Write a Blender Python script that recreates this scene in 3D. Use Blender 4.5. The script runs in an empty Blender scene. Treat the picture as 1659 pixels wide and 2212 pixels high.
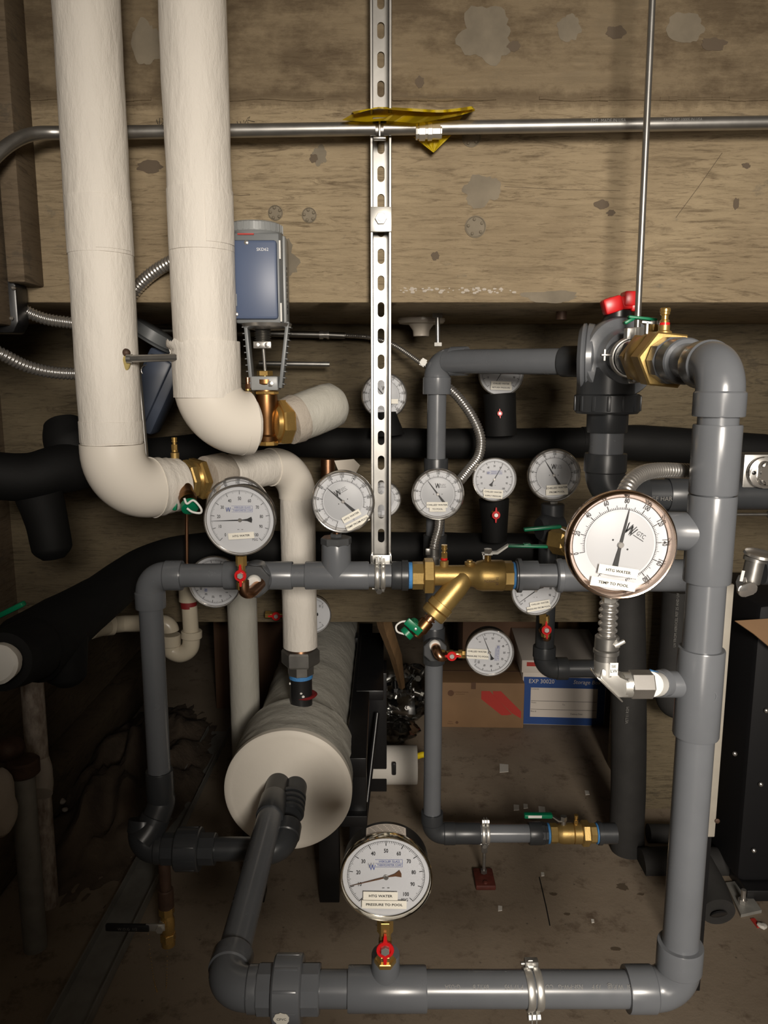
import bpy, bmesh, math, random
from mathutils import Vector, Matrix, Quaternion, noise
V = Vector
PI = math.pi
random.seed(7)
SC = bpy.context.scene

# ------------------------------------------------------------------ camera
FOC = 1662.0            # focal length in pixels of the 1659 x 2212 frame
PITCH = math.radians(9.6)
CAMZ = 1.30
cam_d = bpy.data.cameras.new('camera')
cam_d.sensor_fit = 'HORIZONTAL'
cam_d.sensor_width = 36.0
cam_d.lens = 36.0 * FOC / 1659.0
cam_d.clip_start = 0.05
cam_d.clip_end = 60
cam = bpy.data.objects.new('camera', cam_d)
SC.collection.objects.link(cam)
cam.location = (0, 0, CAMZ)
cam.rotation_euler = (PI / 2 - PITCH, 0, 0)
SC.camera = cam

# ------------------------------------------------------------------ light
world = bpy.data.worlds.new('world')
SC.world = world
world.use_nodes = True
world.node_tree.nodes['Background'].inputs[0].default_value = (1.0, 0.86, 0.70, 1)
world.node_tree.nodes['Background'].inputs[1].default_value = 0.02


def area(name, loc, target, sx, sy, power, col):
    d = bpy.data.lights.new(name, 'AREA')
    d.shape = 'RECTANGLE'
    d.size = sx
    d.size_y = sy
    d.energy = power
    d.color = col
    o = bpy.data.objects.new(name, d)
    SC.collection.objects.link(o)
    o.location = loc
    o.rotation_euler = (V(target) - V(loc)).to_track_quat('-Z', 'Y').to_euler()
    return o


sp_d = bpy.data.lights.new('work_lamp_light', 'SPOT')
sp_d.energy = 440
sp_d.color = (1.0, 0.915, 0.81)
sp_d.shadow_soft_size = 0.32
sp_d.spot_size = math.radians(56)
sp_d.spot_blend = 1.0
sp_o = bpy.data.objects.new('work_lamp_light', sp_d)
SC.collection.objects.link(sp_o)
sp_o.location = (0.45, -1.6, CAMZ + 0.43)
sp_o.rotation_euler = (V((0.20, 1.5, CAMZ - .27)) - sp_o.location).to_track_quat('-Z', 'Y').to_euler()
area('ceiling_lamp_light', (0.35, -1.3, 2.7), (0.20, 1.5, 1.15), 0.9, 0.3, 3, (1.0, 0.885, 0.74))
area('doorway_light', (0.02, -2.3, 1.05), (0.35, 1.5, .9), 0.34, 2.1, 40, (1.0, 0.915, 0.81))

SC.view_settings.view_transform = 'Standard'
SC.view_settings.look = 'None'
SC.view_settings.gamma = 1
SC.view_settings.use_curve_mapping = False
SC.view_settings.exposure = 0.0


# ------------------------------------------------------------------ placing
def W(px, py, H):
    """world point on the plane Y = H seen at a pixel of the 1659 x 2212 frame"""
    x = (px - 829.5) / FOC
    y = -(py - 1106.0) / FOC
    Y = math.cos(PITCH) + y * math.sin(PITCH)
    Z = -math.sin(PITCH) + y * math.cos(PITCH)
    s = H / Y
    return V((x * s, H, CAMZ + Z * s))


def mpp(py, H):
    """metres per pixel at the plane Y = H on row py"""
    return (W(831.5, py, H) - W(829.5, py, H)).length / 2


# ------------------------------------------------------------------ materials
MT = {}


def mat(name, col, rough=0.5, metal=0.0, noise_amt=0.0, noise_scale=20, bump=0.0, bump_scale=60,
        stretch=(1, 1, 1), coat=0.0, spec=0.5, col2=None, rough_var=0.0):
    m = bpy.data.materials.new(name)
    m.use_nodes = True
    nt = m.node_tree
    b = nt.nodes['Principled BSDF']
    b.inputs['Base Color'].default_value = (*col, 1)
    b.inputs['Roughness'].default_value = rough
    b.inputs['Metallic'].default_value = metal
    b.inputs['Coat Weight'].default_value = coat
    b.inputs['Specular IOR Level'].default_value = spec
    if noise_amt or bump or rough_var:
        tc = nt.nodes.new('ShaderNodeTexCoord')
        mp = nt.nodes.new('ShaderNodeMapping')
        mp.inputs['Scale'].default_value = stretch
        nt.links.new(tc.outputs['Object'], mp.inputs[0])
    if noise_amt:
        n = nt.nodes.new('ShaderNodeTexNoise')
        n.inputs['Scale'].default_value = noise_scale
        n.inputs['Detail'].default_value = 6
        n.inputs['Roughness'].default_value = 0.6
        nt.links.new(mp.outputs[0], n.inputs['Vector'])
        r = nt.nodes.new('ShaderNodeValToRGB')
        r.color_ramp.elements[0].position = 0.3
        r.color_ramp.elements[1].position = 0.7
        c2 = col2 if col2 else tuple(c * (1 - noise_amt) for c in col)
        r.color_ramp.elements[0].color = (*c2, 1)
        r.color_ramp.elements[1].color = (*col, 1)
        nt.links.new(n.outputs['Fac'], r.inputs[0])
        nt.links.new(r.outputs[0], b.inputs['Base Color'])
    if rough_var:
        n3 = nt.nodes.new('ShaderNodeTexNoise')
        n3.inputs['Scale'].default_value = 35
        n3.inputs['Detail'].default_value = 4
        nt.links.new(mp.outputs[0], n3.inputs['Vector'])
        mr = nt.nodes.new('ShaderNodeMapRange')
        mr.inputs['To Min'].default_value = max(0.02, rough - rough_var)
        mr.inputs['To Max'].default_value = rough + rough_var
        nt.links.new(n3.outputs['Fac'], mr.inputs['Value'])
        nt.links.new(mr.outputs[0], b.inputs['Roughness'])
    if bump:
        n2 = nt.nodes.new('ShaderNodeTexNoise')
        n2.inputs['Scale'].default_value = bump_scale
        n2.inputs['Detail'].default_value = 8
        n2.inputs['Roughness'].default_value = 0.65
        nt.links.new(mp.outputs[0], n2.inputs['Vector'])
        bp = nt.nodes.new('ShaderNodeBump')
        bp.inputs['Strength'].default_value = bump
        bp.inputs['Distance'].default_value = 0.01
        nt.links.new(n2.outputs['Fac'], bp.inputs['Height'])
        nt.links.new(bp.outputs[0], b.inputs['Normal'])
    MT[name] = m
    return m


mat('pvc', (0.135, 0.143, 0.156), 0.25, noise_amt=0.12, noise_scale=9, rough_var=0.07)
mat('pvc_dark', (0.040, 0.043, 0.047), 0.33, noise_amt=0.2, noise_scale=9, rough_var=0.07)
mat('foam', (0.005, 0.005, 0.005), 0.7, bump=0.08, bump_scale=120, spec=0.25)
mat('foam_grey', (0.028, 0.027, 0.026), 0.75, bump=0.08, bump_scale=90, noise_amt=0.25, spec=0.3)
mat('canvas', (0.78, 0.735, 0.665), 0.62, bump=0.55, bump_scale=26, stretch=(1, 1, 0.35), noise_amt=0.06, noise_scale=6)
mat('canvas_grey', (0.50, 0.485, 0.43), 0.5, bump=0.5, bump_scale=22, stretch=(1, 1, 0.4), noise_amt=0.12, noise_scale=9)
mat('jacket', (0.82, 0.765, 0.68), 0.33, noise_amt=0.03, noise_scale=5)
mat('jacket_face', (0.80, 0.745, 0.655), 0.6, bump=0.12, bump_scale=8, noise_amt=0.08, noise_scale=5)
mat('paint_old', (0.62, 0.56, 0.48), 0.6, noise_amt=0.7, noise_scale=45, stretch=(1, 1, 0.4), col2=(0.12, 0.07, 0.05))
mat('brass', (0.62, 0.40, 0.13), 0.28, 0.8, noise_amt=0.15, noise_scale=30, rough_var=0.08)
mat('brass_cast', (0.50, 0.34, 0.12), 0.40, 0.72, noise_amt=0.2, noise_scale=40, bump=0.06, bump_scale=300)
mat('bronze', (0.30, 0.155, 0.065), 0.36, 1.0, noise_amt=0.3, noise_scale=35)
mat('copper', (0.62, 0.34, 0.20), 0.3, 1.0, noise_amt=0.2, noise_scale=30)
mat('chrome', (0.80, 0.78, 0.75), 0.14, 0.9)
mat('steel', (0.62, 0.60, 0.57), 0.27, 0.88, noise_amt=0.15, noise_scale=30)
mat('zinc', (0.40, 0.39, 0.37), 0.36, 0.88, noise_amt=0.22, noise_scale=18, rough_var=0.08)
mat('zinc_light', (0.78, 0.77, 0.73), 0.38, 0.85, noise_amt=0.12, noise_scale=40)
mat('zinc_dark', (0.36, 0.35, 0.33), 0.4, 1.0, noise_amt=0.3, noise_scale=25)
mat('steel_black', (0.010, 0.010, 0.011), 0.32, noise_amt=0.3, noise_scale=20)
mat('steel_rusty', (0.10, 0.055, 0.035), 0.6, 0.3, noise_amt=0.5, noise_scale=40)
mat('steel_strip', (0.34, 0.335, 0.31), 0.5, 0.3, noise_amt=0.35, noise_scale=15)
mat('black_matte', (0.008, 0.008, 0.009), 0.6, spec=.2)
mat('red_dull', (0.13, 0.028, 0.018), 0.6, noise_amt=.4, noise_scale=60)
mat('rubber', (0.015, 0.015, 0.016), 0.35)
mat('plastic_grey', (0.155, 0.165, 0.17), 0.42)
mat('plastic_grey_light', (0.26, 0.27, 0.27), 0.38)
mat('plastic_blue', (0.085, 0.115, 0.195), 0.42, noise_amt=0.05, noise_scale=10)
mat('plastic_blue_grey', (0.055, 0.07, 0.105), 0.4)
mat('red', (0.62, 0.012, 0.014), 0.33)
mat('red_dark', (0.20, 0.01, 0.012), 0.6)
mat('green', (0.0, 0.17, 0.075), 0.36)
mat('yellow', (0.85, 0.64, 0.01), 0.5, noise_amt=0.12, noise_scale=25)
mat('tape_blue', (0.06, 0.24, 0.55), 0.55, bump=0.3, bump_scale=200)
mat('tape_white', (0.75, 0.74, 0.70), 0.6)
mat('porcelain', (0.60, 0.54, 0.46), 0.3)
mat('pvc_cream', (0.55, 0.49, 0.38), 0.3, noise_amt=0.12, noise_scale=12)
mat('dial', (0.52, 0.53, 0.555), 0.5)
mat('dial_inner', (0.44, 0.45, 0.47), 0.45)
mat('ink', (0.012, 0.012, 0.013), 0.5)
mat('ink_brown', (0.10, 0.045, 0.02), 0.5)
mat('ink_grey', (0.045, 0.047, 0.05), 0.5)
mat('ink_pale', (0.16, 0.155, 0.145), 0.5)
mat('ink_blue', (0.03, 0.06, 0.28), 0.5)
mat('white_print', (0.8, 0.8, 0.8), 0.5)
mat('sticker', (0.82, 0.79, 0.70), 0.5)
mat('cardboard', (0.235, 0.135, 0.065), 0.75, noise_amt=0.15, noise_scale=8)
mat('cardboard_dark', (0.125, 0.065, 0.035), 0.8, noise_amt=0.2, noise_scale=8)
mat('box_blue', (0.015, 0.06, 0.23), 0.5)
mat('box_white', (0.62, 0.56, 0.50), 0.6)
mat('red_print', (0.42, 0.03, 0.02), 0.6)
mat('post_paint', (0.36, 0.33, 0.28), 0.6, noise_amt=.15)
mat('paper', (0.60, 0.57, 0.52), 0.8, bump=0.1, bump_scale=150)
mat('wood', (0.22, 0.13, 0.06), 0.7, noise_amt=0.35, noise_scale=12, stretch=(6, 6, 1))
mat('plug', (0.045, 0.047, 0.05), 0.3)
mat('pvc_plug', (0.075, 0.078, 0.082), 0.4, noise_amt=0.2, noise_scale=40)
mat('foam_yellow', (0.42, 0.33, 0.12), 0.8, bump=0.4, bump_scale=150)
mat('rock', (0.13, 0.095, 0.065), 0.95, noise_amt=0.5, noise_scale=9, bump=0.8, bump_scale=18)
mat('rubble_white', (0.45, 0.40, 0.34), 0.9, bump=0.4, bump_scale=60)


def glass_mat(name, refl, rough=0.02, tint=(1, 1, 1)):
    m = bpy.data.materials.new(name)
    m.use_nodes = True
    nt = m.node_tree
    for n in list(nt.nodes):
        if n.type != 'OUTPUT_MATERIAL':
            nt.nodes.remove(n)
    out = [n for n in nt.nodes if n.type == 'OUTPUT_MATERIAL'][0]
    t = nt.nodes.new('ShaderNodeBsdfTransparent')
    t.inputs[0].default_value = (*tint, 1)
    g = nt.nodes.new('ShaderNodeBsdfGlossy')
    g.inputs['Roughness'].default_value = rough
    mx = nt.nodes.new('ShaderNodeMixShader')
    fr = nt.nodes.new('ShaderNodeFresnel')
    fr.inputs[0].default_value = 1.45
    ma = nt.nodes.new('ShaderNodeMath')
    ma.operation = 'MULTIPLY'
    ma.inputs[1].default_value = refl
    nt.links.new(fr.outputs[0], ma.inputs[0])
    nt.links.new(ma.outputs[0], mx.inputs[0])
    nt.links.new(t.outputs[0], mx.inputs[1])
    nt.links.new(g.outputs[0], mx.inputs[2])
    nt.links.new(mx.outputs[0], out.inputs[0])
    MT[name] = m
    return m


glass_mat('glass', 0.4)
glass_mat('bag', 3.0, 0.12, (0.82, 0.82, 0.80))


def node_chain(m):
    nt = m.node_tree
    b = nt.nodes['Principled BSDF']

    def N(t, **kw):
        n = nt.nodes.new(t)
        for k, v in kw.items():
            if k in n.inputs:
                n.inputs[k].default_value = v
            else:
                setattr(n, k, v)
        return n
    return nt, b, N


def ramp(nt, src, stops):
    r = nt.nodes.new('ShaderNodeValToRGB')
    e = r.color_ramp.elements
    while len(e) < len(stops):
        e.new(0.5)
    for el, (p, c) in zip(e, stops):
        el.position = p
        el.color = (*c, 1) if len(c) == 3 else c
    nt.links.new(src, r.inputs[0])
    return r


def mixc(nt, fac, a, b, mode='MIX', f=1.0):
    m = nt.nodes.new('ShaderNodeMix')
    m.data_type = 'RGBA'
    m.blend_type = mode
    if hasattr(fac, 'default_value') or hasattr(fac, 'links'):
        nt.links.new(fac, m.inputs[0])
    else:
        m.inputs[0].default_value = fac
    for i, s in ((6, a), (7, b)):
        if isinstance(s, tuple):
            m.inputs[i].default_value = (*s, 1)
        else:
            nt.links.new(s, m.inputs[i])
    return m.outputs[2]


def board_concrete(name, base, light, dark, patch, scale=1.0, joint=None):
    """board-marked concrete: fine horizontal grain, plank figure, blotches, grey patches, knots"""
    m = bpy.data.materials.new(name)
    m.use_nodes = True
    nt, b, N = node_chain(m)
    tc = N('ShaderNodeTexCoord')

    def mapped(sc, loc=(0, 0, 0)):
        q = N('ShaderNodeMapping')
        q.inputs['Scale'].default_value = sc
        q.inputs['Location'].default_value = loc
        nt.links.new(tc.outputs['Object'], q.inputs[0])
        return q.outputs[0]

    def noisy(vec, sc, det, rough, dist=0.0):
        n = N('ShaderNodeTexNoise', Scale=sc * scale, Detail=det, Roughness=rough, Distortion=dist)
        nt.links.new(vec, n.inputs['Vector'])
        return n.outputs['Fac']

    def mul(a, k):
        q = N('ShaderNodeMath', operation='MULTIPLY')
        nt.links.new(a, q.inputs[0])
        if isinstance(k, float):
            q.inputs[1].default_value = k
        else:
            nt.links.new(k, q.inputs[1])
        return q.outputs[0]
    big = noisy(tc.outputs['Object'], 2.6, 6.0, 0.62)
    grain = noisy(mapped((1, 1, 8)), 9.0, 10.0, 0.74, 1.2)
    fine = noisy(mapped((1, 1, 11), (5, 1, 2)), 22.0, 8.0, 0.75, .6)
    zone = noisy(mapped((1, 1, 1.6), (9, 2, 4)), 3.4, 5.0, 0.6)
    blot = noisy(mapped((1, 1, 1.8), (3.1, 0.2, 1.7)), 5.0, 9.0, 0.72)
    col = ramp(nt, big, [(0.32, base), (0.68, light)]).outputs[0]
    # plank grain, stronger in some zones
    zf = ramp(nt, zone, [(0.40, (.35, .35, .35)), (0.62, (1, 1, 1))]).outputs[0]
    g = ramp(nt, grain, [(0.36, (1, 1, 1)), (0.50, (0, 0, 0))]).outputs[0]
    col = mixc(nt, mul(mul(g, zf), 0.78), col, dark)
    f = ramp(nt, fine, [(0.36, (1, 1, 1)), (0.46, (0, 0, 0))]).outputs[0]
    col = mixc(nt, mul(f, 0.55), col, dark)
    hi = ramp(nt, fine, [(0.60, (0, 0, 0)), (0.72, (1, 1, 1))]).outputs[0]
    col = mixc(nt, mul(hi, 0.30), col, tuple(min(1, c * 1.45) for c in light))
    bl = ramp(nt, blot, [(0.585, (0, 0, 0)), (0.63, (1, 1, 1))]).outputs[0]
    col = mixc(nt, mul(bl, 0.62), col, patch)
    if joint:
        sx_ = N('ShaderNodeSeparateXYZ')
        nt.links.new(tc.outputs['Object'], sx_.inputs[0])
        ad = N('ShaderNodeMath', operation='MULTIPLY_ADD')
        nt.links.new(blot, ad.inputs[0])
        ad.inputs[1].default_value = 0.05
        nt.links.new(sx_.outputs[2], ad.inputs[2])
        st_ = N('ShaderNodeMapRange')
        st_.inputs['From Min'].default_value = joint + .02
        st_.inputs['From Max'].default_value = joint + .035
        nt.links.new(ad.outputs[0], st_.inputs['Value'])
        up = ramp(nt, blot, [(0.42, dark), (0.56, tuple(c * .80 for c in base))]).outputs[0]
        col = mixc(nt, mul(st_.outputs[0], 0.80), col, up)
        jb_ = N('ShaderNodeMath', operation='SUBTRACT')
        nt.links.new(sx_.outputs[2], jb_.inputs[0])
        jb_.inputs[1].default_value = joint
        ja = N('ShaderNodeMath', operation='ABSOLUTE')
        nt.links.new(jb_.outputs[0], ja.inputs[0])
        rough_n = noisy(mapped((1, 1, .6), (2, 7, 1)), 30.0, 8.0, .7)
        jm = N('ShaderNodeMath', operation='MULTIPLY_ADD')
        nt.links.new(rough_n, jm.inputs[0])
        jm.inputs[1].default_value = -.05
        nt.links.new(ja.outputs[0], jm.inputs[2])
        jr = N('ShaderNodeMapRange')
        jr.inputs['From Min'].default_value = -.018
        jr.inputs['From Max'].default_value = -.006
        jr.inputs['To Min'].default_value = 1.0
        jr.inputs['To Max'].default_value = 0.0
        nt.links.new(jm.outputs[0], jr.inputs['Value'])
        col = mixc(nt, mul(jr.outputs[0], 0.55), col, dark)
    nt.links.new(col, b.inputs['Base Color'])
    b.inputs['Roughness'].default_value = 0.75
    b.inputs['Specular IOR Level'].default_value = 0.3
    bp = N('ShaderNodeBump', Strength=0.6, Distance=0.006)
    nt.links.new(grain, bp.inputs['Height'])
    bp2 = N('ShaderNodeBump', Strength=0.45, Distance=0.008)
    nt.links.new(blot, bp2.inputs['Height'])
    nt.links.new(bp.outputs[0], bp2.inputs['Normal'])
    nt.links.new(bp2.outputs[0], b.inputs['Normal'])
    MT[name] = m


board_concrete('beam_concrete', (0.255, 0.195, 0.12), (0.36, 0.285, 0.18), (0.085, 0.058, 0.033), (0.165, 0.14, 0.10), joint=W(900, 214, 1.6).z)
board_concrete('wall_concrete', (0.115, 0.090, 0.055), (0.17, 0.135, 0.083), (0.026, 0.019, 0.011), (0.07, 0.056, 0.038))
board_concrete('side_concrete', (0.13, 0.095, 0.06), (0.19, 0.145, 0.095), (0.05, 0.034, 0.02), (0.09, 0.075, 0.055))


def floor_mat():
    m = bpy.data.materials.new('floor_concrete')
    m.use_nodes = True
    nt, b, N = node_chain(m)
    tc = N('ShaderNodeTexCoord')
    a = N('ShaderNodeTexNoise', Scale=2.3, Detail=7.0, Roughness=0.6)
    s = N('ShaderNodeTexNoise', Scale=11.0, Detail=9.0, Roughness=0.75)
    v = N('ShaderNodeTexVoronoi', Scale=23.0)
    for n in (a, s, v):
        nt.links.new(tc.outputs['Object'], n.inputs['Vector'])
    c = ramp(nt, a.outputs['Fac'], [(0.3, (0.20, 0.155, 0.11)), (0.7, (0.29, 0.235, 0.175))]).outputs[0]
    f = ramp(nt, s.outputs['Fac'], [(0.53, (0, 0, 0)), (0.66, (1, 1, 1))]).outputs[0]
    ff = N('ShaderNodeMath', operation='MULTIPLY')
    ff.inputs[1].default_value = 0.75
    nt.links.new(f, ff.inputs[0])
    c = mixc(nt, ff.outputs[0], c, (0.085, 0.055, 0.035))
    f2 = ramp(nt, v.outputs['Distance'], [(0.03, (1, 1, 1)), (0.08, (0, 0, 0))]).outputs[0]
    c = mixc(nt, f2, c, (0.10, 0.08, 0.06))
    nt.links.new(c, b.inputs['Base Color'])
    b.inputs['Roughness'].default_value = 0.7
    bp = N('ShaderNodeBump', Strength=0.35, Distance=0.006)
    nt.links.new(s.outputs['Fac'], bp.inputs['Height'])
    nt.links.new(bp.outputs[0], b.inputs['Normal'])
    MT['floor_concrete'] = m


floor_mat()
mat('stain_dark', (0.10, 0.073, 0.047), 0.8)
mat('patch_grey', (0.215, 0.18, 0.128), 0.8, noise_amt=0.35, noise_scale=14)

# ------------------------------------------------------------------ mesh builder


def frame_of(d):
    d = V(d).normalized()
    up = V((0, 0, 1)) if abs(d.z) < 0.9 else V((1, 0, 0))
    x = up.cross(d).normalized()
    y = d.cross(x).normalized()
    return x, y, d


class MB:
    def __init__(self):
        self.bm = bmesh.new()

    def lathe(self, p, d, prof, segs=40, rot=0.0, closed=False, ends=True, x=None):
        """prof: (t along axis, radius); ends filled"""
        bm = self.bm
        p = V(p)
        if x is None:
            x, y, d = frame_of(d)
        else:
            d = V(d).normalized()
            x = (V(x) - d * V(x).dot(d)).normalized()
            y = d.cross(x)
        rings = []
        for t, r in prof:
            ring = []
            for i in range(segs):
                a = 2 * PI * i / segs + rot
                ring.append(bm.verts.new(p + d * t + (x * math.cos(a) + y * math.sin(a)) * max(r, 1e-5)))
            rings.append(ring)
        n = len(rings)
        for k in range(n if closed else n - 1):
            A, B = rings[k], rings[(k + 1) % n]
            for i in range(segs):
                j = (i + 1) % segs
                bm.faces.new((A[i], A[j], B[j], B[i]))
        if ends and not closed:
            bm.faces.new(list(reversed(rings[0])))
            bm.faces.new(rings[-1])
        return self

    def cyl(self, a, b, r, segs=40, ch=0.0, r2=None):
        a, b = V(a), V(b)
        L = (b - a).length
        r2 = r if r2 is None else r2
        if ch:
            pr = [(0, r - ch), (ch, r), (L - ch, r2), (L, r2 - ch)]
        else:
            pr = [(0, r), (L, r2)]
        return self.lathe(a, b - a, pr, segs)

    def hexa(self, a, b, r, n=6, rot=0.0, ch=0.06):
        """nut: n flats with chamfered rims; r across corners"""
        a, b = V(a), V(b)
        L = (b - a).length
        c = min(L * 0.2, r * ch * 1.2)
        return self.lathe(a, b - a, [(0, r * (1 - ch)), (c, r), (L - c, r), (L, r * (1 - ch))], n, rot)

    def tube(self, pts, r, segs=24, cap=True):
        bm = self.bm
        pts = [V(q) for q in pts]
        n = len(pts)
        rs = r if isinstance(r, (list, tuple)) else [r] * n
        tans = []
        for i in range(n):
            t = pts[min(i + 1, n - 1)] - pts[max(i - 1, 0)]
            tans.append(t.normalized())
        x, y, _ = frame_of(tans[0])
        rings = []
        prev = tans[0]
        for i in range(n):
            q = prev.rotation_difference(tans[i])
            x = q @ x
            x = (x - tans[i] * x.dot(tans[i])).normalized()
            y = tans[i].cross(x)
            prev = tans[i]
            rings.append([bm.verts.new(pts[i] + (x * math.cos(2 * PI * k / segs) + y * math.sin(2 * PI * k / segs)) * rs[i])
                          for k in range(segs)])
        for A, B in zip(rings, rings[1:]):
            for i in range(segs):
                j = (i + 1) % segs
                bm.faces.new((A[i], A[j], B[j], B[i]))
        if cap:
            bm.faces.new(list(reversed(rings[0])))
            bm.faces.new(rings[-1])
        return self

    def box(self, c, s, M=None, bev=0.0):
        bm = self.bm
        c = V(c)
        hx, hy, hz = s[0] / 2, s[1] / 2, s[2] / 2
        vs = []
        for sx in (-1, 1):
            for sy in (-1, 1):
                for sz in (-1, 1):
                    q = V((sx * hx, sy * hy, sz * hz))
                    if M is not None:
                        q = M @ q
                    vs.append(bm.verts.new(c + q))
        f = [(0, 1, 3, 2), (4, 6, 7, 5), (0, 4, 5, 1), (2, 3, 7, 6), (0, 2, 6, 4), (1, 5, 7, 3)]
        fs = [bm.faces.new([vs[i] for i in q]) for q in f]
        if bev:
            es = list({e for q in fs for e in q.edges})
            bmesh.ops.bevel(bm, geom=es, offset=bev, segments=2, affect='EDGES', profile=0.5)
        return self

    def prism(self, pts, o, u, v, depth, bev=0.0):
        """outline pts (2d) in plane (o; u, v), pushed by depth along u x v"""
        bm = self.bm
        o, u, v = V(o), V(u), V(v)
        w = u.cross(v).normalized()
        A = [bm.verts.new(o + u * a + v * b) for a, b in pts]
        B = [bm.verts.new(o + u * a + v * b + w * depth) for a, b in pts]
        fs = [bm.faces.new(list(reversed(A))), bm.faces.new(B)]
        n = len(pts)
        for i in range(n):
            j = (i + 1) % n
            fs.append(bm.faces.new((A[i], A[j], B[j], B[i])))
        if bev:
            es = list({e for q in fs for e in q.edges})
            bmesh.ops.bevel(bm, geom=es, offset=bev, segments=2, affect='EDGES', profile=0.5)
        return self

    def sphere(self, c, r, seg=20, squash=(1, 1, 1)):
        bm = self.bm
        M = Matrix.Translation(V(c)) @ Matrix.Diagonal((r * squash[0], r * squash[1], r * squash[2], 1))
        bmesh.ops.create_uvsphere(bm, u_segments=seg, v_segments=max(8, seg // 2), radius=1, matrix=M)
        return self

    def text(self, s, o, u, v, size, sx=1.0, th=0.0002, bold=0.0, align='CENTER'):
        me = text_mesh(s, bold, align)
        u, v = V(u).normalized(), V(v).normalized()
        w = u.cross(v)
        o = V(o)
        n0 = len(self.bm.verts)
        self.bm.from_mesh(me)
        self.bm.verts.ensure_lookup_table()
        for q in self.bm.verts[n0:]:
            c = q.co.copy()
            q.co = o + u * (c.x * size * sx) + v * (c.y * size) + w * th
        return self

    def displace(self, amp, scale, stretch=(1, 1, 1), fine=0.3):
        self.bm.normal_update()
        mv = []
        for q in self.bm.verts:
            c = V((q.co.x * stretch[0], q.co.y * stretch[1], q.co.z * stretch[2])) * scale
            n = noise.noise(c) + fine * noise.noise(c * 3.1)
            mv.append(q.co + q.normal * amp * n)
        for q, c in zip(self.bm.verts, mv):
            q.co = c
        return self


_tc = {}


def text_mesh(s, bold, align):
    k = (s, bold, align)
    if k not in _tc:
        cu = bpy.data.curves.new('t', 'FONT')
        cu.body = s
        cu.size = 1.0
        cu.align_x = align
        cu.align_y = 'CENTER'
        cu.offset = bold
        cu.resolution_u = 2
        ob = bpy.data.objects.new('t', cu)
        _tc[k] = bpy.data.meshes.new_from_object(ob)
        bpy.data.objects.remove(ob)
        bpy.data.curves.remove(cu)
    return _tc[k]


MATX = {}


def build(name, mb, m, parent=None, local=False, label=None, sharp=34, recalc=True, flat=False):
    bm = mb.bm
    bm.normal_update()
    if recalc:
        bmesh.ops.recalc_face_normals(bm, faces=bm.faces)
    M = MATX.get(parent.name) if parent else Matrix.Identity(4)
    if parent and not local:
        bm.transform(M.inverted())
    lim = math.radians(sharp)
    for f in bm.faces:
        f.smooth = not flat
    for e in bm.edges:
        if len(e.link_faces) == 2 and e.calc_face_angle(0) > lim:
            e.smooth = False
    me = bpy.data.meshes.new(name)
    bm.to_mesh(me)
    bm.free()
    me.materials.append(MT[m] if isinstance(m, str) else m)
    o = bpy.data.objects.new(name, me)
    SC.collection.objects.link(o)
    if parent:
        o.parent = parent
    MATX[o.name] = M
    if label:
        o['label'] = label
    return o


def thing(name, label, cat, loc, rot=None, group=None):
    o = bpy.data.objects.new(name, None)
    SC.collection.objects.link(o)
    o.empty_display_size = 0.02
    M = Matrix.Translation(V(loc)) @ (rot.to_4x4() if rot is not None else Matrix.Identity(4))
    o.matrix_world = M
    MATX[o.name] = M
    o['label'] = label
    o['category'] = cat
    if group:
        o['group'] = group
    return o


def tag(o, label, cat, group=None):
    o['label'] = label
    o['category'] = cat
    if group:
        o['group'] = group
    return o


def single(name, mb, m, label, cat, group=None, origin=None, **kw):
    if origin is not None:
        mb.bm.transform(Matrix.Translation(-V(origin)))
    o = build(name, mb, m, None, **kw)
    if origin is not None:
        o.location = V(origin)
    return tag(o, label, cat, group)


def struct(name, mb, m, parent=None, **kw):
    o = build(name, mb, m, parent, **kw)
    o['kind'] = 'structure'
    return o


def arc(c, d1, d2, t, n=10):
    """points of the fillet joining c + d1*t and c + d2*t around corner c"""
    d1, d2 = V(d1).normalized(), V(d2).normalized()
    ang = d1.angle(d2)
    R = t * math.tan(ang / 2)
    bis = (d1 + d2).normalized()
    cen = V(c) + bis * (R / math.sin(ang / 2))
    a = V(c) + d1 * t - cen
    b = V(c) + d2 * t - cen
    return [cen + a.slerp(b, i / n) if False else cen + (a.lerp(b, i / n)).normalized() * R for i in range(n + 1)]


def arc_even(c, d1, d2, t, n=12):
    d1, d2 = V(d1).normalized(), V(d2).normalized()
    ang = d1.angle(d2)
    R = t * math.tan(ang / 2)
    cen = V(c) + (d1 + d2).normalized() * (R / math.sin(ang / 2))
    a = V(c) + d1 * t - cen
    b = V(c) + d2 * t - cen
    ax = a.cross(b).normalized()
    tot = PI - ang
    return [cen + Quaternion(ax, tot * i / n) @ a for i in range(n + 1)]


def smooth_path(ctrl, n=12):
    """Catmull-Rom through control points"""
    P = [V(c) for c in ctrl]
    P = [P[0] * 2 - P[1]] + P + [P[-1] * 2 - P[-2]]
    out = []
    for i in range(1, len(P) - 2):
        for k in range(n):
            t = k / n
            a, b, c, d = P[i - 1], P[i], P[i + 1], P[i + 2]
            out.append(0.5 * ((2 * b) + (-a + c) * t + (2 * a - 5 * b + 4 * c - d) * t * t + (-a + 3 * b - 3 * c + d) * t ** 3))
    out.append(P[-2])
    return out


def resample(pts, step):
    out = [pts[0]]
    acc = 0.0
    for a, b in zip(pts, pts[1:]):
        L = (b - a).length
        d = step - acc
        while d <= L:
            out.append(a.lerp(b, d / L))
            d += step
        acc = (acc + L) % step if L else acc
    return out


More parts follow.
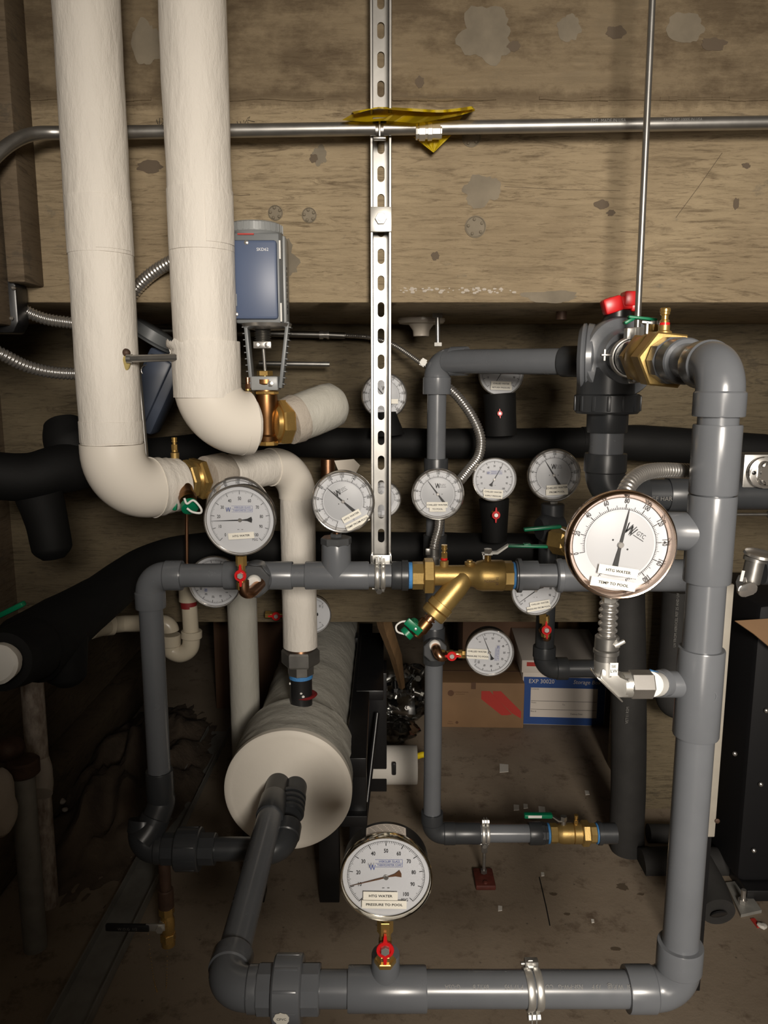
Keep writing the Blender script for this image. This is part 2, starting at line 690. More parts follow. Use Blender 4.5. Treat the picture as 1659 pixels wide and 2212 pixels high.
def flex(mb, ctrl, r, pitch, depth=0.16, segs=18):
    """interlocked metal hose"""
    pts = resample(smooth_path(ctrl, 16), pitch / 6)
    rs = []
    for i in range(len(pts)):
        ph = (i % 6) / 6
        rs.append(r * (1 - depth * (0.5 - 0.5 * math.cos(2 * PI * ph)) ** 1.3))
    return mb.tube(pts, rs, segs)


# ------------------------------------------------------------------ pipe fittings
def elbow(name, parent, c, d1, d2, r, m='pvc', k=1.2, L=2.15, bend=1.18):
    c = V(c)
    d1, d2 = V(d1).normalized(), V(d2).normalized()
    rs = r * k
    t = rs * bend
    mb = MB()
    mb.tube(arc_even(c, d1, d2, t), rs * 0.985, 44)
    for d in (d1, d2):
        e = r * L + rs * 0.45
        mb.lathe(c + d * (t - 0.002), d, [(0, rs * 0.985), (0.0025, rs * 1.06), (e - t - 0.002, rs * 1.06),
                                           (e - t, rs * 1.04), (e - t, r * 1.01)], 44)
    return build(name, mb, m, parent)


def sock(mb, a, b, r, k=1.2):
    """socket sleeve from a to b round a pipe of radius r"""
    a, b = V(a), V(b)
    L = (b - a).length
    R = r * k
    mb.lathe(a, b - a, [(0, r * 1.01), (0, R * 0.975), (0.0022, R), (L - 0.0022, R), (L, R * 0.975), (L, r * 1.01)], 44)


def tee(name, parent, a, b, c, db, r, rb, Lb, m='pvc', k=1.2, kb=1.2):
    mb = MB()
    sock(mb, a, b, r, k)
    c = V(c)
    db = V(db).normalized()
    R = rb * kb
    mb.lathe(c, db, [(0, R), (r * k * 1.0, R * 1.02), (Lb - 0.0022, R), (Lb, R * 0.97), (Lb, rb)], 40)
    return build(name, mb, m, parent)


def pipe(name, parent, a, b, r, m='pvc', segs=44):
    mb = MB()
    mb.cyl(a, b, r, segs)
    return build(name, mb, m, parent)


def union(name, label, a, b, r, m='pvc', group=None, knurl=10):
    """union: two socket ends and a wide threaded nut between a and b"""
    a, b = V(a), V(b)
    d = (b - a).normalized()
    L = (b - a).length
    th = thing(name, label, 'pipe union', a, group=group)
    mb = MB()
    mb.lathe(a, d, [(0, r * 1.01), (0, r * 1.32), (0.002, r * 1.38), (L * 0.32, r * 1.38), (L * 0.32, r)], 10)
    build('socket_end', mb, m, th)
    mb = MB()
    mb.lathe(a + d * L * 0.62, d, [(0, r), (0, r * 1.38), (L * 0.38 - 0.002, r * 1.38), (L * 0.38, r * 1.32), (L * 0.38, r * 1.01)], 10)
    build('socket_end', mb, m, th)
    mb = MB()
    mb.lathe(a + d * L * 0.26, d, [(0, r * 1.2), (0, r * 1.72), (0.003, r * 1.84), (L * 0.44, r * 1.84), (L * 0.46, r * 1.74), (L * 0.46, r * 1.1)], 44)
    for i in range(knurl):
        x, y, _ = frame_of(d)
        an = 2 * PI * i / knurl
        rad = x * math.cos(an) + y * math.sin(an)
        tg = d.cross(rad)
        M = Matrix((tg, d, rad)).transposed()
        mb.box(a + d * L * 0.48 + rad * r * 1.83, (r * 0.16, L * 0.36, r * 0.08), M, 0.0006)
    build('union_nut', mb, m, th)
    return th

# ================================================================== THE SETTING
HB = 1.60                                # front face of the concrete beam
mb = MB(); mb.box((0.3, 0.5, -0.06), (5.6, 7.0, 0.12))
struct('floor', mb, 'floor_concrete')
mb = MB(); mb.box((0.3, 0.9, 3.26), (5.6, 6.2, 0.12))
struct('ceiling', mb, 'side_concrete')
BZ = W(900, 654, HB).z
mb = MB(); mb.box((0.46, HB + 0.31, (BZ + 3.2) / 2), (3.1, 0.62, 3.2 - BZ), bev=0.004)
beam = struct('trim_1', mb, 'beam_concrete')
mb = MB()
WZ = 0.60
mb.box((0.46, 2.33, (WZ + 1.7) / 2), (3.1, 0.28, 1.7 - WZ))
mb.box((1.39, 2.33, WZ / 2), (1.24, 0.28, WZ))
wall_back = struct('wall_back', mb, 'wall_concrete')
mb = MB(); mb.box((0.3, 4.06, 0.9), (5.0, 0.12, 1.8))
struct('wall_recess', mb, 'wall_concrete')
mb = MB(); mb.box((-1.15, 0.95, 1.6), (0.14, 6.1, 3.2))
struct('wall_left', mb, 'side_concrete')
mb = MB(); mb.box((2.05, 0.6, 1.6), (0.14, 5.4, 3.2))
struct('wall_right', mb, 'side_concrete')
# pilaster at the upper left and its narrow return
mb = MB()
px_l = W(40, 300, HB).x
mb.box((px_l - 0.16, 1.49, (BZ - .05 + 3.2) / 2), (0.30, 0.22, 3.2 - BZ + .05), bev=0.004)
mb.box((px_l + 0.012, 1.56, (BZ + .03 + 3.2) / 2), (0.034, 0.085, 3.2 - BZ - .03), bev=0.003)
struct('trim_2', mb, 'side_concrete')
# footing along the left wall
mb = MB(); mb.box((-1.03, 2.0, 0.07), (0.11, 2.6, 0.14), bev=0.02)
struct('trim_3', mb, 'side_concrete')
# added unseen slab behind the camera, keeps lamp light off the lower left
mb = MB(); mb.box((-0.465, -0.42, (CAMZ + .15) / 2), (1.23, 0.08, CAMZ + .15))
struct('shade_blocker', mb, 'side_concrete')

# marks cast into the beam: rough joint, form-tie rings, patches, stains
mb = MB()
zj = W(900, 214, HB).z
xs = [-.75 + 2.0 * i / 120 for i in range(121)]
for i in range(120):
    a, b = xs[i], xs[i + 1]
    if noise.noise(V((a * 6, 0, 0))) < -0.35:
        continue
    h1 = 0.004 + 0.0065 * abs(noise.noise(V((a * 23, 1, 0))))
    mb.tube([V((a, HB, zj + 0.004 * noise.noise(V((a * 15, 3, 0))))), V((b, HB, zj + 0.004 * noise.noise(V((b * 15, 3, 0)))))], h1 * .7, 8)
build('joint_ridge', mb, 'beam_concrete', beam)


def blotch(px, py, rx, ry, seed, H=HB, m='patch_grey', parent=None, name='patch', t=0.0005):
    c = W(px, py, H)
    s = mpp(py, H)
    mbb = MB()
    pts = []
    for i in range(40):
        a = 2 * PI * i / 40
        k = 1 + 0.38 * noise.noise(V((math.cos(a) * 1.7 + seed, math.sin(a) * 1.7, seed * 3))) + 0.16 * noise.noise(V((math.cos(a) * 6, math.sin(a) * 6 + seed, 1)))
        pts.append((math.cos(a) * rx * s * k, math.sin(a) * ry * s * k))
    mbb.prism(pts, c, (1, 0, 0), (0, 0, 1), t)
    return build(name, mbb, m, parent)


for a in [(1040, 410, 42, 32, 1), (1050, 75, 62, 55, 2), (690, 335, 16, 20, 4), (318, 95, 30, 45, 5),
          (1190, 640, 60, 12, 6), (600, 560, 45, 40, 7), (1230, 60, 25, 30, 8), (1480, 60, 40, 30, 9)]:
    blotch(*a, parent=beam)
for a in [(1300, 442, 16, 9, 11), (1320, 460, 10, 6, 12), (1110, 100, 14, 10, 13), (940, 553, 9, 8, 14),
          (678, 342, 10, 9, 15), (1612, 358, 9, 6, 16), (1590, 440, 6, 12, 17), (907, 178, 9, 11, 18), (325, 360, 28, 12, 19),
          (1330, 70, 22, 14, 20), (1540, 95, 30, 12, 21)]:
    blotch(*a, parent=beam, m='stain_dark', name='stain', t=0.0008)
for (px, py, r) in [(1027, 490, 23), (1018, 296, 21), (595, 460, 16), (668, 465, 16)]:
    c = W(px, py, HB)
    s = mpp(py, HB)
    mb = MB()
    mb.lathe(c + V((0, 0.001, 0)), (0, -1, 0), [(0, r * s), (0.003, r * s), (0.0035, r * s * .93), (0.0015, r * s * .86), (0.0012, r * s * .2)], 28)
    for k in range(5):
        a = k * 2 * PI / 5 + .5
        mb.sphere(c + V((math.cos(a) * r * s * .68, -0.001, math.sin(a) * r * s * .68)), 0.0032, 10)
    build('form_tie_mark', mb, 'patch_grey', beam)
for (x0, y0, x1, y1, w) in [(1090, 403, 1340, 412, 1.2), (500, 420, 540, 421, 1.6), (1340, 500, 1400, 501, 1.2), (1460, 470, 1560, 330, 1.5)]:
    mb = MB()
    mb.tube([W(x0, y0, HB), W((x0 + x1) / 2, (y0 + y1) / 2 + 2, HB), W(x1, y1, HB)], w * 0.0004, 6)
    build('crack', mb, 'stain_dark', beam)
# white efflorescence near the lower edge
mb = MB()
for i in range(60):
    px = random.uniform(860, 1115)
    c = W(px, 627 + random.uniform(-5, 6), HB)
    mb.sphere(c, random.uniform(0.0012, 0.0036), 6, (1.4, 0.6, 0.8))
build('lime_crust', mb, 'rubble_white', beam)
# pencil scribbles on the beam
mb = MB()
for pts in ([(338, 258), (341, 268)], [(345, 255), (344, 270)], [(350, 256), (356, 262), (348, 270)],
            [(512, 262), (514, 270)], [(519, 262), (521, 270)], [(526, 260), (528, 268), (534, 258), (536, 266)],
            [(534, 256), (540, 252), (536, 260), (550, 263)]):
    mb.tube([W(x, y, HB - .0004) for x, y in pts], 0.0006, 6)
build('scribble', mb, 'ink', beam)
# floor marks
fl = bpy.data.objects['floor']


def floor_pt(px, py, z=0.0):
    x = (px - 829.5) / FOC
    y = -(py - 1106.0) / FOC
    Y = math.cos(PITCH) + y * math.sin(PITCH)
    Z = -math.sin(PITCH) + y * math.cos(PITCH)
    s = (z - CAMZ) / Z
    return V((x * s, Y * s, z))


def floor_blotch(px, py, rx, ry, seed, m='stain_dark', name='stain'):
    c = floor_pt(px, py)
    mbb = MB()
    pts = []
    for i in range(36):
        a = 2 * PI * i / 36
        k = 1 + 0.45 * noise.noise(V((math.cos(a) * 2 + seed, math.sin(a) * 2, seed))) + .2 * noise.noise(V((math.cos(a) * 7, math.sin(a) * 7, seed)))
        pts.append((math.cos(a) * rx * k, math.sin(a) * ry * k))
    mbb.prism(pts, c, (1, 0, 0), (0, 1, 0), 0.0006)
    build(name, mbb, m, fl)


for a in [(1344, 1916, .014, .014, 1), (1384, 1932, .009, .005, 2), (1330, 2050, .012, .006, 6), (1196, 1932, .010, .006, 5), (1225, 1975, .008, .005, 3)]:
    floor_blotch(*a)
mb = MB()
mb.tube([floor_pt(1165, 1895), floor_pt(1172, 1925), floor_pt(1180, 1960), floor_pt(1188, 2000)], 0.0016, 8)
build('crack', mb, 'ink', fl)

# ================================================================== RIGHT LOOP (2 inch grey PVC)
HR = 1.04
RP = 0.0265
te = W(1560, 786, HR)
XR = te.x
ZB = W(1478, 2136, HR).z
be = V((XR, HR, ZB))


def ZR(py, H=HR):
    return W(1500, py, H).z


riser = thing('pvc_riser', 'long grey PVC pipe riser at far right with elbows at top and bottom', 'pipe', (XR, HR, ZB))
elbow('elbow', riser, (XR, HR, te.z), (0, 0, -1), V((0.0, 1, 0)), RP, L=2.15)
pipe('pipe', riser, (XR, HR, te.z - 0.05), (XR, HR, ZR(1240)), RP)
mb = MB(); sock(mb, (XR, HR, ZR(1066)), (XR, HR, ZR(917)), RP, 1.2)
build('coupling', mb, 'pvc', riser)
tee('tee', riser, (XR, HR, ZR(1256)), (XR, HR, ZR(1069)), (XR, HR, ZR(1150)), (-1, 0.25, 0), RP, 0.022, 0.062)
pipe('pipe', riser, (XR, HR, ZR(1250)), (XR, HR, ZR(1420)), RP)
tee('tee', riser, (XR, HR, ZR(1588)), (XR, HR, ZR(1400)), (XR, HR, ZR(1478)), (-1, 0, 0), RP, 0.0155, 0.071)
pipe('pipe', riser, (XR, HR, ZR(1570)), (XR, HR, ZB + .05), RP)
elbow('elbow', riser, be, (0, 0, 1), (-1, 0, 0), RP, L=2.5)
# moulded mark on the tee
mb = MB(); cm = W(1533, 1505, HR - RP * 1.2 * .95)
mb.lathe(cm + V((0, 0.0015, 0)), (0, -1, 0), [(0, .0105), (0.0018, .0102), (0.0019, .0088), (0.001, .0085), (0.001, .004)], 24)
build('moulded_mark', mb, 'pvc', riser)

bot = thing('pvc_pipe', 'horizontal grey PVC pipe along the bottom with gauge tee and printed text', 'pipe', (XR - .1, HR, ZB))
XB = lambda px: W(px, 2136, HR).x
pipe('pipe', bot, (XB(1440), HR, ZB), (XB(900), HR, ZB), RP)
tee('tee', bot, (XB(752), HR, ZB), (XB(921), HR, ZB), (XB(833), HR, ZB), (0, 0, 1), RP, 0.0178, 0.062, k=1.22)
pipe('pipe', bot, (XB(770), HR, ZB), (XB(660), HR, ZB), RP)
# printed line, upside down as seen from the front
mb = MB()
tp = 'SFACTURED  G-USA  MFG  12 8 MF  09:12 8   P 17 195   CO   NSF-pw-G   73 F   W.P.@ 73 F 280 PSI'
uu = V((-1, 0, 0))
an = math.radians(40)
vv = V((0, -math.sin(an), -math.cos(an)))
for s, px in (('G-USA', 975), ('MFG12 8', 1060), ('69:12 8', 1035), ('P 17 195', 1105), ('CO', 1180), ('NSF-PW-G', 1225), ('73 F', 1280), ('W.P.@', 1320), ('270 PSI', 1362)):
    if s == 'MFG12 8':
        continue
    o = V((XB(px), HR - (RP + .0004) * math.cos(an + .12), ZB + (RP + .0004) * math.sin(an + .12)))
    mb.text(s, o, uu, vv, 0.0095, 0.85)
build('printed_text', mb, 'ink_pale', bot)

union('pipe_union', 'grey PVC union with torn white sticker left of the bottom gauge', (XB(557), HR, ZB), (XB(692), HR, ZB), RP)
un = bpy.data.objects['pipe_union']
# torn sticker on the nut
mb = MB()
ang0 = math.radians(8)
rr = RP * 1.85 + 0.0006
cx = XB(617)
pts = []
for i in range(26):
    a = 2 * PI * i / 26
    k = 1 + .35 * noise.noise(V((math.cos(a) * 2.2, math.sin(a) * 2.2, 4)))
    pts.append((math.cos(a) * .0115 * k, math.sin(a) * .0115 * k))
nrm = V((0, -math.cos(ang0), -math.sin(ang0)))
mb.prism(pts, V((cx, HR, ZB)) + nrm * rr, (1, 0, 0), V((0, -math.sin(ang0), math.cos(ang0))), 0.0008)
stk = build('torn_sticker', mb, 'sticker', un, label='torn white sticker')
mb = MB()
mb.text('CPVC', V((cx, HR, ZB)) + nrm * (rr + .001), (1, 0, 0), V((0, -math.sin(ang0), math.cos(ang0))), 0.0065, .9)
build('printed_text', mb, 'ink', stk)

# elbow bottom left and the pipe running back into the heat exchanger
XL = W(485, 2135, HR).x
HT = 1.66                                   # front face of the heat exchanger
feed = thing('pvc_feed_pipe', 'dark grey PVC pipe running back from the bottom left elbow into the white tank', 'pipe', (XL, HR, ZB))
elbow('elbow', feed, (XL, HR, ZB), (1, 0, 0), (0, 1, 0), RP, L=2.2)
pipe('pipe', feed, (XL + .07, HR, ZB), (XB(575), HR, ZB), RP)
pipe('pipe', feed, (XL, HR + .06, ZB), (XL, HT - .02, ZB), RP)
mb = MB(); sock(mb, (XL, HT - .15, ZB), (XL, HT - .075, ZB), RP, 1.13)
build('coupling', mb, 'pvc_dark', feed)
mb = MB(); mb.cyl((XL, HT - .09, ZB), (XL, HT + .01, ZB), RP * 1.02, 40)
build('nipple', mb, 'rubber', feed)

# ================================================================== HEAT EXCHANGER
TX = W(623, 1705, HT).x
TZ = W(623, 1706, HT).z
hx = thing('heat_exchanger', 'large white canvas-wrapped cylindrical tank lying on its side behind the pipes', 'tank', (TX, HT + .5, TZ))
RH = 0.148
prof = [(0.0, RH - .004), (0.004, RH), (0.03, RH * 1.002), (0.06, RH * .995), (0.10, RH * 1.004), (0.15, RH * .998), (0.185, RH), (0.19, RH - .003), (0.195, .118)]
mb = MB(); mb.lathe((TX, HT, TZ), (0, 1, 0), prof, 96)
bmesh.ops.subdivide_edges(mb.bm, edges=[e for e in mb.bm.edges if abs((e.verts[0].co - e.verts[1].co).y) > .01], cuts=3)
mb.displace(0.0022, 14, (1, 3, 1))
head = build('insulated_head', mb, 'canvas_grey', hx)
mb = MB()
pr = [(0.012, 0.0), (0.0105, 0.03), (0.009, RH * .5), (0.006, RH * .8), (0.003, RH * .86), (0.0022, RH * .9), (0.0005, RH * .985), (0.006, RH * 1.004), (0.014, RH * 1.003)]
mb.lathe((TX, HT, TZ), (0, 1, 0), [(-.0105, .001), (-.0105, .03), (-.010, RH * .5), (-.009, RH * .80), (-.0075, RH * .85), (-.0072, RH * .90), (-.0066, RH * .97), (-.003, RH * 1.005), (.012, RH * 1.008), (.013, RH * .99)], 96)
mb.displace(0.0012, 11)
build('end_cover', mb, 'jacket_face', hx, recalc=False)
mb = MB()
L = 1.02
mb.lathe((TX, HT + .18, TZ), (0, 1, 0), [(L * i / 30, .124 + .001 * math.sin(i * 2.1)) for i in range(31)] + [(L + .03, .112), (L + .05, .09)], 72)
mb.displace(0.003, 9, (1, 2.5, 1))
build('insulated_shell', mb, 'canvas_grey', hx)
# black gap and pen marks round the pipe hole
mb = MB()
for i in range(15):
    a = -0.15 + i / 15 * 3.4
    a2 = -0.15 + (i + 1) / 15 * 3.4
    r0 = RP * 1.16 + .002 * noise.noise(V((i, 0, 0)))
    mb.tube([V((XL + r0 * math.cos(a), HT - .006, ZB + r0 * math.sin(a))), V((XL + r0 * math.cos(a2), HT - .006, ZB + r0 * math.sin(a2)))], 0.0022, 6)
for pts in ([(.040, -.058), (.046, -.05), (.050, -.064), (.043, -.075)], [(.055, -.045), (.060, -.055)], [(.048, -.08), (.055, -.088), (.058, -.078)], [(-.045, .005), (-.04, .02)], [(-.05, .01), (-.043, .028)]):
    mb.tube([V((XL + a, HT - .006, ZB + b)) for a, b in pts], 0.0009, 6)
build('pen_mark', mb, 'ink', hx, label='black pen scribbles on the end cover')
# steel cradle
def leg_frame(parent, xs, y0, y1, ztop, w=.045):
    for x in xs:
        for y in (y0, y1):
            m_ = MB()
            m_.box((x, y, ztop / 2), (w, w, ztop), bev=.002)
            build('leg', m_, 'steel_black', parent)
        m_ = MB(); m_.box((x, (y0 + y1) / 2, ztop - .02), (w, y1 - y0, .04), bev=.002)
        build('rail', m_, 'steel_black', parent)


st = thing('tank_stand', 'black steel frame standing on the floor under the white tank', 'frame', (TX, 2.0, 0))
for x in (TX - .105, TX + .085):
    for y in (1.78, 2.60):
        m_ = MB(); m_.box((x, y, (TZ - .10) / 2), (.05, .05, TZ - .10), bev=.002); build('leg', m_, 'steel_black', st)
m_ = MB(); m_.box((TX + .155, 2.25, TZ + .02), (.05, 1.05, .05), bev=.002); build('rail', m_, 'steel_black', st)
m_ = MB(); m_.box((TX + .155, 1.86, (TZ + .02) / 2), (.045, .06, TZ + .02), bev=.002); build('leg', m_, 'steel_black', st)
m_ = MB(); m_.box((TX + .165, 2.65, (TZ + .04) / 2), (.09, .06, TZ + .04), bev=.002); build('leg', m_, 'steel_black', st)
m_ = MB(); m_.box((TX + .10, 1.84, TZ - .17), (.16, .07, .03), bev=.002); build('crossbar', m_, 'steel_black', st)

# ================================================================== MIDDLE LOOP (1 1/2 inch)
HM = 1.527
RM = 0.0242
ZM = W(760, 1243, HM).z
XM = lambda px: W(px, 1243, HM).x
XLg = XM(322)
mid = thing('pvc_pipe', 'horizontal grey PVC pipe with tee between the left elbow and the brass Y valve', 'pipe', (XM(600), HM, ZM))
elbow('elbow', mid, (XLg, HM, ZM), (1, 0, 0), (0, 0, -1), RM, 'pvc', L=2.35)
pipe('pipe', mid, (XLg + .05, HM, ZM), (XM(520), HM, ZM), RM)
tee('tee', mid, (XM(485), HM, ZM), (XM(632), HM, ZM), (XM(556), HM, ZM), (0, -1, 0), RM, .0275, .045)
mb = MB(); mb.lathe((XM(556), HM - .040, ZM), (0, -1, 0), [(0, .034), (.012, .034), (.014, .031)], 8, .3)
plug = build('bushing', mb, 'pvc_plug', mid)
pipe('pipe', mid, (XM(620), HM, ZM), (XM(665), HM, ZM), RM)
tee('tee', mid, (XM(660), HM, ZM), (XM(797), HM, ZM), (XM(727), HM, ZM), (0, 0, 1), RM, .0245, ZR(1172, HM) - ZM)
mb = MB()
mb.hexa((XM(727), HM, ZR(1176, HM)), (XM(727), HM, ZR(1160, HM)), .0315, 8, .2)
mb.hexa((XM(727), HM, ZR(1160, HM)), (XM(727), HM, ZR(1152, HM)), .0125, 6)
build('bushing', mb, 'pvc_plug', mid)
pipe('pipe', mid, (XM(790), HM, ZM), (XM(862), HM, ZM), RM)
mb = MB()
sock(mb, (XM(846), HM, ZM), (XM(868), HM, ZM), RM, 1.2)
mb.lathe((XM(868), HM, ZM), (1, 0, 0), [(0, RM * 1.3), (mpp(1243, HM) * 13, RM * 1.3), (mpp(1243, HM) * 14, RM * 1.15), (mpp(1243, HM) * 20, RM)], 28)
build('male_adapter', mb, 'pvc_dark', mid)
pipe('pipe', mid, (XLg, HM, ZM - .05), (XLg, HM, ZR(1700, HM)), RM, 'pvc')
mb = MB(); sock(mb, (XLg, HM, ZR(1725, HM)), (XLg, HM, ZR(1664, HM)), RM)
build('coupling', mb, 'pvc_dark', mid)
# offset down to the lower run
HL = 1.48
ZL = W(600, 1834, HL).z
zt = ZR(1725, HM)
mb = MB()
xe = W(303, 1834, HL).x
mb.tube(smooth_path([(XLg, HM, zt + .01), (XLg, HM, zt - .012), (XLg - .012, HM - .03, zt - .045), (xe + .004, HL - .005, ZL + .02)], 8), RM * 1.2, 36)
build('offset_bend', mb, 'pvc_dark', mid)
mb = MB(); d_ = V((xe + .004, HL, ZL)) - V((XLg - .006, HM - .02, zt - .03))
mb.lathe(V((XLg - .006, HM - .02, zt - .03)), d_, [(0, RM * 1.2), (.001, RM * 1.3), (d_.length * .8, RM * 1.3)], 36)
build('collar', mb, 'pvc_dark', mid)
elbow('elbow', mid, (xe, HL, ZL), (1, 0, 0), V((.05, .35, .9)), RM, 'pvc_dark', L=2.0)
XLL = lambda px: W(px, 1834, HL).x
pipe('pipe', mid, (xe + .04, HL, ZL), (XLL(395), HL, ZL), RM, 'pvc_dark')
union('pipe_union', 'dark grey PVC union on the low horizontal pipe left of the white tank', (XLL(352), HL, ZL), (XLL(466), HL, ZL), RM, 'pvc_dark')
low = thing('pvc_elbow_pipe', 'dark PVC elbow and short pipe entering the tank end behind the long dark pipe', 'pipe', (XLL(500), HL, ZL))
pipe('pipe', low, (XLL(455), HL, ZL), (XLL(545), HL, ZL), RM, 'pvc_dark')
XE2 = XL + .032
elbow('elbow', low, (XE2, HL - .01, ZL + .004), (-1, 0, 0), (.05, .9, .28), RM, 'pvc_dark', L=2.2)
mb = MB(); mb.cyl((XE2 + .004, HL + .08, ZL + .027), (XE2 + .008, HT + .01, ZL + .05), RM * 1.1, 36)
for k in range(4):
    mb.cyl((XE2 + .004, HL + .085 + k * .014, ZL + .0285 + k * .004), (XE2 + .004, HL + .092 + k * .014, ZL + .0305 + k * .004), RM * 1.3, 36)
build('threaded_collar', mb, 'pvc_dark', low)

# drain below the lower run
XD = XLL(353)
dr = thing('drain_valve', 'small brass drain valve with black lever and beaded chain hanging at lower left', 'valve', (XD, HL, ZL - .03))
zz = lambda py: ZR(py, HL)
mb = MB(); mb.cyl((XD, HL, ZL), (XD, HL, zz(1920)), .0125); mb.cyl((XD, HL, zz(1920)), (XD, HL, zz(1960)), .0162, ch=.002)
build('nipple', mb, 'steel_rusty', dr)
mb = MB()
mb.hexa((XD, HL, zz(1958)), (XD, HL, zz(1975)), .0165)
mb.lathe((XD, HL, zz(1975)), (0, 0, -1), [(0, .012), (.012, .0155), (.032, .0155), (.046, .012)], 30)
mb.hexa((XD, HL, zz(2015)), (XD, HL, zz(2032)), .0165)
mb.lathe((XD, HL, zz(2030)), (0, 0, -1), [(0, .015), (.012, .0145), (.016, .006), (.019, .004)], 24)
build('valve_body', mb, 'brass', dr)
mb = MB()
lv = W(340, 2003, HL - .022)
mb.box(lv + V((-.004, 0, 0)), (.04, .004, .016), bev=.001)
mb.hexa(lv + V((.006, -.008, -.002)), lv + V((.006, .02, -.002)), .0085)
build('lever_plate', mb, 'zinc_light', dr)
mb = MB()
le = W(230, 2004, HL - .022)
mb.box((le + lv + V((-.018, 0, 0))) / 2, ((lv - le).x - .014, .009, .017), Matrix.Rotation(.02, 3, 'Y'), .004)
lev = build('lever_grip', mb, 'rubber', dr, label='black lever grip')
mb = MB(); mb.text('W.O.G  1/2', (le + lv) / 2 + V((-.008, -.0056, 0)), (1, 0, 0), (0, 0, 1), .0085)
build('printed_text', mb, 'ink_pale', lev)
mb = MB()
a0, a1 = W(320, 2018, HL - .02), W(361, 2045, HL)
for i in range(74):
    t = i / 73
    p_ = a0.lerp(a1, t) + V((0, 0, -.118 * (1 - (2 * t - 1) ** 4) * (1 + .15 * math.sin(t * 3))))
    mb.sphere(p_, .00115, 6)
build('bead_chain', mb, 'brass', dr)

# right of the brass valve
rt = thing('pvc_pipe', 'grey PVC adapter and wider pipe right of the brass Y valve, behind the biggest gauge', 'pipe', (XM(1200), HM, ZM))
s_ = mpp(1243, HM)
mb = MB()
mb.lathe((XM(1111), HM, ZM), (1, 0, 0), [(0, RM), (2 * s_, RM * 1.24), (5 * s_, RM * 1.24), (6 * s_, RM * 1.45), (14 * s_, RM * 1.45), (15 * s_, RM * 1.26), (50 * s_, RM * 1.26), (51 * s_, RM * 1.0)], 44)
build('male_adapter', mb, 'pvc', rt)
pipe('pipe', rt, (XM(1155), HM, ZM), (XM(1215), HM, ZM), RM)
mb = MB()
mb.lathe((XM(1199), HM, ZM), (1, 0, 0), [(0, RM), (1 * s_, RM * 1.3), (4 * s_, RM * 1.42), (13 * s_, RM * 1.46), (14 * s_, .033), (282 * s_, .033), (283 * s_, .0355), (292 * s_, .0365), (294 * s_, .034), (294 * s_, .02)], 44)
build('coupling', mb, 'pvc', rt)

# ================================================================== BACK LOOP (1 1/4 inch)
HK = 1.85
RK = 0.0228
kx = W(943, 900, HK).x
kz = W(945, 781, HK).z
kb = W(930, 1800, HK).z
bk = thing('pvc_pipe', 'tall dark grey PVC pipe with elbows at both ends right of the slotted strut', 'pipe', (kx, HK, kb))
elbow('elbow', bk, (kx, HK, kz), (0, 0, -1), V((1, -.55, 0)), RK * 1.12, 'pvc', k=1.24, L=2.5)
KE = V((W(1256, 781, 1.60).x, 1.60, W(1256, 781, 1.60).z))
KD = (KE - V((kx, HK, kz))).normalized()
pipe('pipe', bk, V((kx, HK, kz)) + KD * .03, KE, RK * 1.2)
mb = MB(); sock(mb, KE - KD * .042, KE + KD * .004, RK * 1.2, 1.16)
build('coupling', mb, 'pvc_dark', bk)
KZ = lambda py: W(940, py, HK).z
pipe('pipe', bk, (kx, HK, kz - .04), (kx, HK, KZ(1400)), RK)
mb = MB(); sock(mb, (kx, HK, KZ(1050)), (kx, HK, KZ(990)), RK, 1.28); build('coupling', mb, 'pvc_dark', bk)
mb = MB(); sock(mb, (kx, HK, KZ(1200)), (kx, HK, KZ(1155)), RK, 1.28); build('coupling', mb, 'pvc_dark', bk)
tee('tee', bk, (kx, HK, KZ(1432)), (kx, HK, KZ(1355)), (kx, HK, KZ(1392)), (0, -1, 0), RK, RK, .038, 'pvc_dark')
mb = MB(); mb.lathe((kx, HK - .036, KZ(1392)), (0, -1, 0), [(0, .030), (.010, .030), (.012, .0275)], 8, .4)
build('bushing', mb, 'pvc_plug', bk)
pipe('pipe', bk, (kx, HK, KZ(1420)), (kx, HK, kb + .04), RK)
elbow('elbow', bk, (kx, HK, kb), (0, 0, 1), (1, 0, 0), RK, 'pvc_dark', L=2.2)
KX = lambda px: W(px, 1800, HK).x
pipe('pipe', bk, (kx + .04, HK, kb), (KX(1160), HK, kb), RK)
mb = MB(); sock(mb, (KX(978), HK, kb), (KX(1037), HK, kb), RK, 1.2); build('coupling', mb, 'pvc_dark', bk)
mb = MB()
sock(mb, (KX(1142), HK, kb), (KX(1170), HK, kb), RK, 1.28)
mb.lathe((KX(1168), HK, kb), (1, 0, 0), [(0, RK * 1.3), (.008, RK * 1.3), (.010, RK * 1.2), (.016, RK * 1.2)], 10)
build('male_adapter', mb, 'pvc_dark', bk)
mb = MB()
mb.lathe((KX(1289), HK, kb), (1, 0, 0), [(0, RK * 1.1), (.002, RK * 1.3), (.012, RK * 1.3), (.013, RK * 1.15), (.05, RK * 1.15), (.051, RK)], 12)
ad = build('male_adapter', mb, 'pvc_dark', bk)

